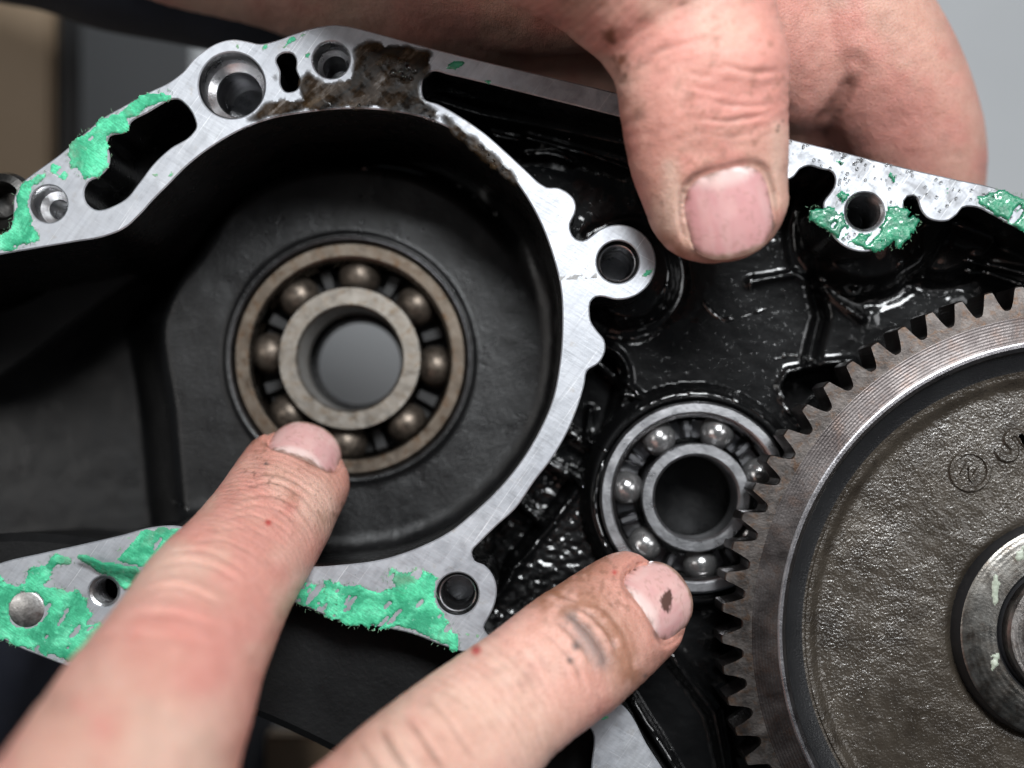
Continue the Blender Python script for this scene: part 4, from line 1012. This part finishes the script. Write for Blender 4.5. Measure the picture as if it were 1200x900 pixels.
def build_hand(name, chains, voxel, smooth, detail, base_px):
    V = []; F = []
    for c in chains:
        v, f = c.mesh(); b = len(V); V += v.tolist(); F += [tuple(b + i for i in x) for x in f]
    o = mesh_np(name, V, F, SKIN, None, angle=0)
    fix_normals(o)
    md = o.modifiers.new('r', 'REMESH'); md.mode = 'VOXEL'; md.voxel_size = voxel * S; md.use_smooth_shade = True
    dg = bpy.context.evaluated_depsgraph_get(); me = bpy.data.meshes.new_from_object(o.evaluated_get(dg))
    o.modifiers.clear(); old = o.data; o.data = me; bpy.data.meshes.remove(old)
    n = len(me.vertices); co = np.empty(n * 3); me.vertices.foreach_get('co', co); co = co.reshape(-1, 3)
    L = np.empty_like(co); L[:, 0] = co[:, 0] / S + 600; L[:, 1] = 450 - co[:, 1] / S; L[:, 2] = co[:, 2] / S
    E = np.empty(len(me.edges) * 2, np.int32); me.edges.foreach_get('vertices', E); E = E.reshape(-1, 2)
    L = laplace(L, E, smooth)
    far = sstep(-90, -160, L[:, 2])[:, None] if name == 'hand' else 0
    if (L[:, 2] < -150).sum() > 5000:
        fm = L[:, 2] < -85; mp = np.cumsum(fm) - 1; Es = mp[E[fm[E[:, 0]] & fm[E[:, 1]]]]
        Ls = L.copy(); Ls[fm] = laplace(L[fm], Es, 45, 0.7); L = L * (1 - far) + Ls * far
    def put(L):
        Wv = np.stack([(L[:, 0] - 600) * S, (450 - L[:, 1]) * S, L[:, 2] * S], 1); me.vertices.foreach_set('co', Wv.ravel()); me.update()
    def normals():
        nn = np.empty(n * 3); me.vertices.foreach_get('normal', nn); nn = nn.reshape(-1, 3); nn = nn * np.array([1, -1, 1]); return nn
    put(L); N = normals()
    X_, Y_ = img(L); vis = (X_ > -60) & (X_ < 1260) & (Y_ > -60) & (Y_ < 960) & (L[:, 2] < D - 300)
    L2 = L.copy(); tint = np.tile(BASE, (n, 1)); L2[vis], tint[vis] = detail(L[vis], N[vis], E)
    # shift so that the object's own origin sits at its base
    put(L2)
    at = me.color_attributes.new('tint', 'FLOAT_COLOR', 'POINT')
    at.data.foreach_set('color', np.concatenate([tint, np.ones((n, 1))], 1).ravel())
    if not me.materials: me.materials.append(SKIN)
    me.polygons.foreach_set('use_smooth', np.ones(len(me.polygons), bool)); me.update()
    return o

BASE = np.array([0.63, 0.365, 0.29]); PINK = np.array([0.645, 0.285, 0.24]); RED = np.array([0.55, 0.19, 0.16]); PALE = np.array([0.70, 0.49, 0.395]); DIRT = np.array([0.085, 0.045, 0.028]); GREY = np.array([0.16, 0.145, 0.14])
def lerp(c, t, w): w = np.clip(w, 0, 1)[:, None]; return c * (1 - w) + t * w

def crease(L, disp, X, Y, N, pts, depth, width, wob=3.0, seed=0, ridge=0.35):
    """a fold of the skin following a line as seen on the back of the hand; only the near side of the skin carries it"""
    P = catmull(pts, 6, closed=False); fac = sstep(0.05, 0.4, N[:, 2])
    box_ = (X > P[:, 0].min() - 80) & (X < P[:, 0].max() + 80) & (Y > P[:, 1].min() - 80) & (Y < P[:, 1].max() + 80)
    xs, ys = X[box_], Y[box_]
    w = wob * (fbm(xs / 14, ys / 14, seed + 40, 3) - 0.5) * 2
    # distance with ends tapering
    d = dpoly(xs + w, ys + w, P)
    d0 = np.hypot(xs - P[0, 0], ys - P[0, 1]); d1 = np.hypot(xs - P[-1, 0], ys - P[-1, 1])
    Lr = np.sum(np.linalg.norm(np.diff(P, axis=0), axis=1)); tap = sstep(0, 0.3 * Lr, d0) * sstep(0, 0.3 * Lr, d1)
    g = -depth * np.exp(-(d / width) ** 2) + ridge * depth * np.exp(-((d - 2.3 * width) / (1.6 * width)) ** 2)
    disp[box_] += g * tap * fac[box_]

def apply_nail(L, disp_n, nail, fold=5.0):
    u, v, w = nail.local(L)
    m = nail_outline(u, v, nail.a_t, nail.a_c, nail.w)
    near = (m < 1.7) & (w > -0.75 * nail.w) & (np.abs(w) < nail.w * 1.2) & (np.abs(v) < 1.5 * nail.w)
    h = nail.surf(u, v)
    tipw = sstep(0.25, 0.75, u / nail.a_t)
    # under the plate the skin is sunk; at its rim the skin climbs smoothly over it as cuticle and side folds
    off = np.interp(m, [0, 0.84, 1.0, 1.09], [-2.8, -2.8, 0.2, 0.5 * fold])
    B = np.where(near, 1 - sstep(1.03, 1.20, m), 0) * (1 - tipw)
    raise_to = np.where(m < 1.0, np.clip(h + off - w, -16, 5), np.clip(h + off - w, -6, 5))
    push = B * raise_to
    sink = near & (m < 1.0) & (w > h - 2.8)
    push = np.where(sink, push * (1 - tipw) + np.minimum(h - 2.8 - w, 0) * tipw, push)
    return push[:, None] * nail.n, m, near, u, v

# ---- the pointing hand: index and middle finger reach the two bearings
idx = Chain(from_px([(362, 525, -176, 56, 0.86), (352, 547, -150, 63, 0.84), (337, 575, -108, 67, 0.84), (308, 623, -22, 72, 0.88), (282, 660, 48, 77, 0.90), (252, 702, 125, 86, 0.92), (220, 760, 215, 95, 0.92), (182, 832, 320, 112, 0.94), (120, 960, 500, 137, 0.95), (40, 1130, 680, 185, 0.95)]), cap=1.0, roll=0.10)
mid = Chain(from_px([(777, 688, -48, 52, 0.84), (764, 698, -38, 63, 0.84), (745, 711, -20, 69, 0.84), (702, 744, 18, 75.5, 0.86), (668, 770, 50, 79, 0.90), (628, 800, 84, 78, 0.90), (590, 830, 112, 81, 0.92), (528, 888, 172, 94, 0.92), (440, 985, 290, 112, 0.95), (330, 1110, 480, 140, 0.95), (200, 1260, 660, 185, 0.95)]), cap=0.92, roll=-0.12)
idx_root = idx.C[-1]; mid_root = mid.C[-1]
def W3(*a): return np.array(a, float)
u_b = (mid_root - idx_root); u_b /= np.linalg.norm(u_b)
d_f = -(mid.t[-1] + idx.t[-1]); d_f /= np.linalg.norm(d_f)
dn = np.cross(d_f, u_b); dn = dn if dn[2] > 0 else -dn
def rel(o, a, b, c): return o + u_b * a + d_f * b + dn * c
ctr = rel(mid_root, 40, 60, -10)
palm = Chain([(*rel(mid_root, 30, -40, -20), 210, 80), (*rel(mid_root, 40, 160, -10), 270, 100), (*rel(mid_root, 30, 360, -10), 270, 110), (*rel(mid_root, 20, 520, 0), 190, 95), (*rel(mid_root, 10, 620, 10), 180, 110)], up=dn, cap=0.5, step=12)
ring_f = Chain([(*rel(mid_root, 150, 90, -330), 60, 52), (*rel(mid_root, 160, -60, -330), 70, 62), (*rel(mid_root, 165, -190, -230), 78, 70), (*rel(mid_root, 165, -170, -80), 84, 74), (*rel(mid_root, 160, 0, -20), 92, 80), (*rel(mid_root, 130, 160, -10), 96, 80)], up=dn + 0.1 * d_f, cap=0.9, step=8)
pinky = Chain([(*rel(mid_root, 290, 150, -280), 50, 44), (*rel(mid_root, 300, 30, -290), 58, 50), (*rel(mid_root, 305, -70, -210), 64, 56), (*rel(mid_root, 300, -50, -80), 70, 62), (*rel(mid_root, 280, 80, -20), 78, 66), (*rel(mid_root, 220, 240, -10), 84, 70)], up=dn + 0.1 * d_f, cap=0.9, step=8)
thumb2 = Chain([(*rel(idx_root, -150, -120, -230), 70, 58), (*rel(idx_root, -190, 60, -220), 84, 70), (*rel(idx_root, -180, 260, -170), 96, 84), (*rel(idx_root, -60, 460, -80), 120, 100), (*rel(idx_root, 60, 560, -30), 120, 90)], up=(dn + 0.4 * u_b), cap=0.9, step=8)
nail_i = Nail(idx, idx.s_at(350, 551), 38, 42, 47, 17, 4.0, pitch=-0.06, lift=0.0, roll=0.0, yaw=0.0)
nail_m = Nail(mid, mid.s_at(745, 710), 43, 42, 47, 17, 5.0, pitch=-0.08, lift=0.0, side=-6, roll=0.0)

def dots(c, X, Y, N, lst, colr):
    for (x, y, r, k) in lst:
        w = k * np.exp(-(((X - x) ** 2 + (Y - y) ** 2) / (r * r)) ** 1.5) * (N[:, 2] > -0.1); c = lerp(c, colr, w)
    return c

def detail_point(L, N, E):
    X, Y = img(L); disp = np.zeros(len(L)); out = L.copy()
    bi, ai, si, ui, ri = idx.local(L); bm_, am, sm, um, rm = mid.local(L)
    on_i = ri < rm
    # knuckle folds
    cr = [([(168, 696), (200, 690), (232, 700), (262, 716)], 3.6, 3.2), ([(150, 722), (185, 722), (225, 730), (262, 742)], 2.6, 3.4), ([(178, 668), (215, 660), (255, 668), (290, 690)], 1.8, 3.0), ([(190, 650), (230, 645), (270, 660), (300, 680)], 1.4, 2.6),
          ([(140, 745), (180, 748), (230, 756), (270, 765)], 1.6, 3.4), ([(215, 640), (250, 632), (290, 645), (318, 664)], 1.1, 2.4),
          ([(292, 560), (320, 556), (350, 568), (375, 590)], 1.5, 2.0), ([(282, 572), (318, 565), (352, 580), (375, 604)], 1.6, 2.0), ([(270, 590), (305, 580), (345, 592), (372, 618)], 1.6, 2.2), ([(262, 602), (300, 592), (340, 606), (366, 630)], 1.2, 2.0), ([(250, 614), (292, 604), (330, 618), (358, 642)], 1.1, 2.0), ([(240, 626), (280, 618), (320, 632), (350, 656)], 0.9, 2.0),
          ([(655, 712), (680, 728), (702, 755), (714, 785)], 4.2, 3.4), ([(668, 706), (694, 722), (716, 748), (726, 778)], 3.0, 3.0), ([(642, 722), (668, 742), (690, 770), (700, 800)], 2.0, 3.0), ([(682, 700), (708, 715), (728, 738), (742, 765)], 1.6, 2.6), ([(630, 735), (655, 757), (676, 785), (684, 812)], 1.3, 2.8), ([(640, 690), (662, 700), (686, 706)], 1.6, 2.4),
          ([(440, 842), (452, 862), (470, 890), (490, 915)], 3.5, 4.0), ([(465, 830), (486, 852), (506, 880), (525, 905)], 2.4, 3.6), ([(415, 860), (430, 880), (450, 910)], 2.5, 4.0), ([(495, 815), (520, 838), (542, 868), (560, 895)], 1.3, 3.2)]
    for k, (p, dpt, wd_) in enumerate(cr): crease(L, disp, X, Y, N, p, dpt * 0.9, wd_, wob=2.0, seed=k * 3)
    # soft bulges of the knuckles and pads
    disp += 6 * np.exp(-(((X - 222) ** 2 + (Y - 715) ** 2) / 55 ** 2)) * (N[:, 2] > 0.1) * on_i
    # fine cross-lines of the skin, following the finger
    fi = np.sin(ai / 2.1 + 3.5 * fbm(si / 16, ai / 30, 12) + 0.05 * si) * on_i * sstep(55, 80, ai) * sstep(420, 330, ai) * 0.28
    fm = np.sin(am / 2.3 + 3.5 * fbm(sm / 16, am / 30, 13) + 0.05 * sm) * (~on_i) * sstep(70, 100, am) * sstep(420, 330, am) * 0.28
    disp += (fi + fm) * (N[:, 2] > 0) * (0.4 + fbm(X / 40, Y / 40, 15))
    disp += 2.4 * (fbm(X / 34, Y / 34, 4) - 0.5) + 0.8 * (fbm(X / 9, Y / 9, 5) - 0.5)
    out = out + N * disp[:, None]
    p1, m1, n1, u1, v1 = apply_nail(out, None, nail_i, 4.0); out = out + p1
    p2, m2, n2, u2, v2 = apply_nail(out, None, nail_m, 4.0); out = out + p2
    # colour of the skin itself
    c = np.tile(BASE, (len(L), 1)); c = lerp(c, PINK, 0.7 * sstep(0.40, 0.64, fbm(X / 60, Y / 60, 31, 4)))
    c = lerp(c, PALE, 0.7 * sstep(0.45, 0.7, fbm(X / 95 + 7, Y / 95, 37, 3)))
    c = lerp(c, PINK, 0.75 * on_i * (sstep(150, 60, ai) + 0.9 * np.exp(-((ai - 560) / 110) ** 2)))
    c = lerp(c, PINK, 0.75 * (~on_i) * sstep(190, 60, am)); c = lerp(c, PALE, 0.6 * (~on_i) * np.exp(-((am - 330) / 90) ** 2))
    c = lerp(c, PINK, 0.4 * (~on_i) * np.exp(-((am - 200) / 60) ** 2))
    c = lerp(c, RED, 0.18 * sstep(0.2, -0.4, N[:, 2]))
    tipt = on_i * sstep(150, 70, ai) + (~on_i) * sstep(230, 110, am)
    c = lerp(c, np.array([0.46, 0.225, 0.165]), 0.55 * tipt * (0.4 + 0.9 * fbm(X / 30, Y / 30, 231, 4)))
    # grime held in folds and round the nails
    c = lerp(c, DIRT, np.clip(-disp / 4.0, 0, 0.5)); gm = sstep(0.50, 0.66, fbm(X / 26, Y / 26, 141, 4)) * sstep(0.5, 0.68, fbm(X / 5, Y / 5, 143, 2)); c = lerp(c, np.array([0.22, 0.11, 0.07]), 0.5 * gm * (on_i * sstep(260, 120, ai) + (~on_i) * sstep(260, 120, am)))
    g1 = np.exp(-((m1 - 1.05) / 0.05) ** 2) * n1; g2 = np.exp(-((m2 - 1.05) / 0.05) ** 2) * n2
    c = lerp(c, DIRT, 0.35 * (g1 + g2) * fbm(X / 7, Y / 7, 23))
    sp = sstep(0.70, 0.82, fbm(X / 4.5, Y / 4.5, 41, 2))
    c = lerp(c, DIRT, 0.55 * sp * (np.exp(-(((X - 392) ** 2 + (Y - 578) ** 2) / 30 ** 2)) + np.exp(-(((X - 300) ** 2 + (Y - 548) ** 2) / 34 ** 2)) + 0.7 * np.exp(-(((X - 335) ** 2 + (Y - 590) ** 2) / 26 ** 2)) + 0.6 * np.exp(-(((X - 725) ** 2 + (Y - 672) ** 2) / 30 ** 2))))
    blot = fbm(X / 18, Y / 18, 43, 3)
    brown = np.array([0.30, 0.135, 0.075])
    c = lerp(c, brown, 0.75 * sstep(0.35, 0.65, blot) * (np.exp(-((dpoly(X, Y, [(640, 705), (690, 712), (722, 745), (738, 790)]) / 20) ** 2)) + 0.6 * np.exp(-((dpoly(X, Y, [(650, 690), (715, 655)]) / 16) ** 2)) + 0.5 * np.exp(-((dpoly(X, Y, [(345, 590), (385, 610)]) / 22) ** 2))) * (N[:, 2] > -0.2))
    c = lerp(c, GREY, 0.7 * sstep(0.3, 0.55, blot) * np.exp(-((dpoly(X, Y, [(670, 725), (690, 750), (705, 775)]) / 11) ** 2)) * (N[:, 2] > 0))
    c = dots(c, X, Y, N, [(675, 757, 5.5, .8), (668, 774, 4, .8), (312, 543, 2.4, .9), (756, 792, 3, .7), (772, 742, 7, .6)], GREY * 0.5)
    c = dots(c, X, Y, N, [(314, 613, 4, .9), (558, 762, 6, .9), (720, 671, 3, .8)], np.array([0.45, 0.03, 0.03]))
    c = dots(c, X, Y, N, [(340, 596, 9, .5)], RED)
    return out, c
hand1 = build_hand('hand', [idx, mid, palm, ring_f, pinky, thumb2], 2.7, 10, detail_point, None)
tag(hand1, 'hand from the lower left with index and middle finger pointing at the two bearings', 'hand', None)
def nail_tint(pink=(0.64, 0.375, 0.355), dirt=None):
    def fn(u, v, T):
        c = np.tile(np.array(pink), (len(u), 1))
        c = lerp(c, np.array([0.78, 0.62, 0.58]), 0.75 * sstep(-0.45, -0.75, u + 0.25 * v * v) * (np.abs(v) < 0.9))
        c = lerp(c, np.array([0.58, 0.47, 0.37]), 0.7 * sstep(0.84, 0.95, u + 0.06 * v * v))
        m = nail_outline(u, v, 1, 1, 1)
        X, Y = img(T); c = lerp(c, np.array([0.55, 0.26, 0.27]), 0.5 * sstep(0.45, 0.7, fbm(u * 1.6 + 3, v * 1.6, 88, 3))); c = lerp(c, np.array([0.74, 0.55, 0.50]), 0.22 * sstep(0.5, 0.75, fbm(u * 0.8 + 9, v * 5, 89, 3))); c = lerp(c, np.array([0.16, 0.085, 0.055]), 0.8 * sstep(0.86, 1.0, m + 0.22 * (fbm(u * 6, v * 6, 90, 3) - 0.5))); c = lerp(c, np.array([0.22, 0.12, 0.08]), 0.22 * sstep(0.64, 0.75, fbm(u * 9, v * 9, 91, 3)))
        if dirt is not None:
            X, Y = img(T)
            for (x, y, rx, ry) in dirt:
                d = np.sqrt(((X - x) / rx) ** 2 + ((Y - y) / ry) ** 2) + 0.9 * (fbm(X / 4, Y / 4, 3) - 0.5)
                c = lerp(c, np.array([0.055, 0.025, 0.016]), 0.92 * sstep(1.05, 0.8, d))
        return c
    return fn
nail_i.build(hand1, nail_tint()); nail_m.build(hand1, nail_tint((0.65, 0.39, 0.365), [(781, 704, 7, 13), (731, 668, 1.6, 1.6), (744, 668, 1.5, 1.5)]))

# ---- the holding hand: thumb over the face, the palm and fingers behind the casing
thb = Chain(from_px([(853, 306, 44, 66, 0.70), (851, 290, 50, 76, 0.72), (846, 262, 58, 80, 0.74), (838, 222, 68, 87, 0.76), (829, 170, 80, 95, 0.80), (824, 120, 92, 98.5, 0.84), (818, 70, 94, 101, 0.88), (800, 20, 92, 108, 0.92), (762, -40, 104, 124, 0.95), (700, -115, 130, 155, 1.0), (590, -215, 170, 190, 0.95), (430, -310, 200, 205, 0.9), (330, -360, 205, 195, 0.9)]), cap=0.98, roll=-0.05)  # root runs out of view, raised to block light from the palm
web_ = Chain(from_px([(760, -60, -60, 100, 0.8), (840, -20, -120, 110, 0.8), (930, 40, -190, 105, 0.8), (985, 120, -270, 90, 0.8)]), cap=0.6, step=8)
index2 = Chain(from_px([(880, 500, -480, 56, 0.9), (960, 410, -480, 66, 0.9), (1040, 305, -430, 74, 0.9), (1078, 205, -330, 82, 0.92), (1048, 110, -250, 92, 0.95), (985, 15, -200, 104, 0.9), (900, -80, -180, 110, 0.9), (780, -160, -170, 120, 0.85)]), up=(0.6, -0.4, 0.5), cap=0.9, step=7)
lobe = Chain(from_px([(900, 170, -300, 70, 0.8), (930, 110, -280, 84, 0.8), (930, 30, -240, 90, 0.85), (880, -60, -200, 110, 0.85)]), cap=0.8, step=8)
middle2 = Chain(from_px([(780, 470, -560, 56, 0.9), (830, 370, -560, 68, 0.9), (870, 260, -500, 76, 0.9), (900, 160, -400, 84, 0.95), (880, 60, -330, 92, 0.9), (800, -60, -280, 110, 0.9)]), up=(0.6, -0.4, 0.5), cap=0.9, step=8)
ring2 = Chain(from_px([(700, 400, -600, 54, 0.9), (720, 310, -590, 64, 0.9), (735, 210, -530, 72, 0.9), (740, 120, -430, 80, 0.9), (720, 20, -370, 88, 0.9), (660, -90, -300, 110, 0.9)]), up=(0.6, -0.4, 0.5), cap=0.9, step=8)
pinky2 = Chain(from_px([(620, 330, -600, 46, 0.9), (600, 250, -590, 56, 0.9), (580, 180, -540, 62, 0.9), (580, 90, -450, 70, 0.9), (560, 0, -390, 80, 0.9), (520, -100, -320, 100, 0.9)]), up=(0.6, -0.4, 0.5), cap=0.9, step=8)
heel = Chain(from_px([(430, -10, -330, 90, 0.8), (560, 30, -345, 95, 0.8), (680, 60, -355, 100, 0.8), (800, 80, -355, 100, 0.8)]), cap=0.7, step=8)
palm2 = Chain(from_px([(880, -110, -210, 150, 0.6), (740, -120, -230, 190, 0.85), (600, -120, -240, 200, 0.95), (450, -115, -260, 180, 1.0), (330, -115, -290, 150, 1.0), (180, -135, -330, 140, 0.95), (-60, -200, -420, 150, 0.9)]), cap=0.4, step=12)
thenar = Chain(from_px([(760, -60, 0, 120, 0.9), (660, -90, -90, 150, 1.0), (560, -100, -170, 150, 1.0), (450, -110, -230, 140, 1.0)]), cap=0.6, step=8)
nail_t = Nail(thb, thb.s_at(847, 245), 50, 50, 50, 14, 9.0, pitch=-0.07, lift=3.0, side=-1, roll=0.05)

def detail_hold(L, N, E):
    X, Y = img(L); disp = np.zeros(len(L))
    bi, a, s_, u_, r_ = thb.local(L); on = (r_ < 1.10) & (L[:, 2] > -40)
    cr = [([(738, 95), (770, 62), (810, 50), (860, 48), (910, 66)], 2.2, 4.0), ([(780, 68), (805, 62), (828, 55), (862, 52)], 1.6, 3), ([(838, 76), (868, 84), (900, 86), (922, 84)], 3.4, 2.8), ([(826, 116), (850, 122), (878, 124), (912, 122)], 2.6, 2.4), ([(816, 138), (845, 142), (880, 138), (912, 132)], 2.6, 2.4), ([(805, 100), (830, 106), (850, 108)], 1.5, 2.4), ([(820, 155), (850, 160), (890, 156)], 1.0, 2.2), ([(800, 82), (815, 88), (835, 90)], 1.2, 2.2),
          ([(704, 62), (718, 80), (730, 98), (738, 88)], 3.5, 4.0), ([(1000, 80), (990, 108), (972, 135), (955, 160)], 7, 11)]
    NA = N.copy(); NA[~on, 2] = -1; NB = N.copy(); NB[on, 2] = -1
    for k, (p, dpt, wd_) in enumerate(cr): crease(L, disp, X, Y, NB if p[0][0] > 950 else NA, p, dpt * (0.85 if p[0][0] > 950 else 0.65), wd_, wob=1.3, seed=100 + k * 3)
    disp += 11 * np.exp(-(((X - 872) / 50) ** 2 + ((Y - 68) / 30) ** 2)) * on * (N[:, 2] > 0)
    fi = np.sin(a / 2.2 + 4 * fbm(s_ / 18, a / 30, 12) - 0.08 * s_) * on * sstep(130, 160, a) * 0.25
    fs = np.sin(s_ / 1.7 + 5 * fbm(s_ / 26, a / 26, 18)) * on * (u_ < 20) * sstep(40, 80, np.abs(s_)) * 0.22
    disp += (fi * (u_ > 0) + fs); disp += 2.6 * (fbm(X / 34, Y / 34, 54) - 0.5) + 0.9 * (fbm(X / 9, Y / 9, 55) - 0.5)
    out = L + N * disp[:, None]
    p1, m1, n1, u1, v1 = apply_nail(out, None, nail_t, 5.0); out = out + p1
    c = np.tile(BASE, (len(L), 1)); c = lerp(c, PINK, 0.7 * sstep(0.40, 0.64, fbm(X / 65, Y / 65, 61, 4)))
    c = lerp(c, PALE, 0.55 * sstep(0.48, 0.7, fbm(X / 85 + 3, Y / 85, 67, 3)))
    c = lerp(c, PINK, on * 0.85 * (np.exp(-(((X - 850) / 90) ** 2 + ((Y - 110) / 60) ** 2)))); c = lerp(c, RED, on * 0.35 * np.exp(-(((X - 770) / 34) ** 2 + ((Y - 170) / 55) ** 2)))
    c = lerp(c, PALE, on * 0.75 * np.exp(-((dpoly(X, Y, [(786, 195), (787, 265)]) / 11) ** 2))); c = lerp(c, PALE, on * 0.6 * np.exp(-((dpoly(X, Y, [(912, 150), (908, 235)]) / 9) ** 2)))
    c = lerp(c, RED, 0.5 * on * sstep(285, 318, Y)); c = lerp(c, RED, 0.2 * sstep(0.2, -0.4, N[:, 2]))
    c = lerp(c, PINK, (~on) * 0.7 * np.exp(-(((X - 1060) / 70) ** 2 + ((Y - 160) / 60) ** 2)))
    c = lerp(c, DIRT, np.clip(-disp / 4.5, 0, 0.38)); gm = sstep(0.52, 0.68, fbm(X / 26, Y / 26, 151, 4)) * sstep(0.52, 0.7, fbm(X / 5, Y / 5, 153, 2)); c = lerp(c, np.array([0.22, 0.11, 0.07]), 0.4 * gm * on)
    g1 = np.exp(-((m1 - 1.06) / 0.05) ** 2) * n1; c = lerp(c, DIRT, 0.5 * g1 * (0.3 + fbm(X / 7, Y / 7, 23)))
    blot = fbm(X / 14, Y / 14, 73, 3); brown = np.array([0.17, 0.06, 0.03])
    c = lerp(c, brown, 0.95 * sstep(0.34, 0.52, blot) * np.exp(-((dpoly(X, Y, [(711, 30), (716, 50), (728, 72)]) / 10) ** 2)) * (N[:, 2] > -0.3))
    c = lerp(c, DIRT * 0.6, 0.9 * sstep(0.42, 0.55, blot) * np.exp(-((dpoly(X, Y, [(735, 92), (744, 72)]) / 6) ** 2)))
    c = lerp(c, np.array([0.30, 0.13, 0.07]), 0.6 * sstep(0.35, 0.6, blot) * np.exp(-((dpoly(X, Y, [(775, 280), (805, 300), (850, 316), (890, 308)]) / 12) ** 2)) * on)
    c = dots(c, X, Y, N, [(749, 134, 7, .5), (912, 148, 2, .9), (911, 153, 2, .9), (918, 141, 1.6, .9), (798, 4, 1.6, .8)], DIRT)
    return out, c
hand2 = build_hand('hand', [thb, web_, index2, lobe, middle2, ring2, pinky2, palm2, thenar, heel], 2.9, 12, detail_hold, None)
tag(hand2, 'hand at the top gripping the casing rim with its thumb pressed over the sealing face', 'hand', None)
nail_t.build(hand2, nail_tint((0.63, 0.335, 0.33)))
# sleeve of the holding hand, cuff lengthened to stand for the shaded wrist
sl = [UP(a, b, z) + (w,) for a, b, z, w in [(385, -100, -350, 185), (330, -100, -365, 192), (220, -115, -390, 200), (120, -150, -405, 215), (-60, -205, -425, 225), (-260, -260, -440, 235)]]
slc = catmull(sl, 10, closed=False); V = []; F = []; seg = 64
for i, (x, y, z, r) in enumerate(slc):
    t = slc[min(i + 1, len(slc) - 1)][:3] - slc[max(i - 1, 0)][:3]; t /= np.linalg.norm(t); b = np.cross(t, (0, 0, 1)); b /= np.linalg.norm(b); n_ = np.cross(b, t)
    for k in range(seg):
        a = 2 * math.pi * k / seg; rr = r * (1 + 0.03 * math.sin(a * 3 + i * 0.2) * math.sin(i * 0.15))
        V.append(tuple(np.array((x, y, z)) + (b * math.cos(a) + n_ * math.sin(a)) * rr))
for i in range(len(slc) - 1):
    for k in range(seg): F.append((i * seg + k, i * seg + (k + 1) % seg, (i + 1) * seg + (k + 1) % seg, (i + 1) * seg + k))
o = fix_normals(mesh_np('sleeve', V, F, NAVY, hand2, angle=0))
o['label'] = 'dark navy sleeve, cuff lengthened over the shaded wrist'

# dark cloth below the casing's left end
X, Y = np.meshgrid(np.linspace(-700, 170, 90), np.linspace(740, 1500, 70), indexing='ij')
Z = -560 + 90 * (fbm(X / 160, Y / 160, 5) - 0.5) + 30 * np.sin((X + 0.6 * Y) / 70.0) - 0.35 * np.clip(X - 60, 0, 400) 
I = np.arange(X.size).reshape(X.shape); Fq = np.stack([I[:-1, :-1], I[1:, :-1], I[1:, 1:], I[:-1, 1:]], -1).reshape(-1, 4)
top = np.stack([X.ravel(), Y.ravel(), Z.ravel()], 1); bot = top.copy(); bot[:, 2] = -900
n_ = len(top); rim = list(I[0, :]) + list(I[1:, -1]) + list(I[-1, -2::-1]) + list(I[-2:0:-1, 0])
Fc = [tuple(x) for x in Fq] + [tuple(n_ + i for i in x[::-1]) for x in Fq] + [(a, b, n_ + b, n_ + a) for a, b in zip(rim, rim[1:] + rim[:1])]
cloth = fix_normals(mesh_np('trouser_leg', np.concatenate([top, bot]), Fc, NAVY, None, angle=60))
tag(cloth, 'dark navy cloth in shadow below the lower left end of the casing', 'cloth')
plank = box('wooden_plank', *sorted([UP(150, 0, -800)[0], UP(520, 0, -800)[0]]), UP(0, 862, -800)[1], UP(0, 1150, -800)[1], -880, -800, WOOD, None, 8, origin=UP(330, 900, -880))
tag(plank, 'small tan plank end showing between the two pointing fingers at the bottom', 'plank')

# pieces of the sealing face, the floors and the gear web hang under the part they belong to
def under(parent, names):
    for o in list(bpy.data.objects):
        if o.parent is parent.parent and o is not parent and o.name.split('.')[0] in names: o.parent = parent
under(flange, {'counterbore', 'blind_hole', 'dowel_sleeve', 'threaded_hole', 'steel_plug', 'gasket_scrap', 'gasket_flap', 'gasket_fibres', 'oil_smear', 'ghost_mark', 'oil_droplets'})
under(web, {'cast_letter', 'cast_ring_mark'})
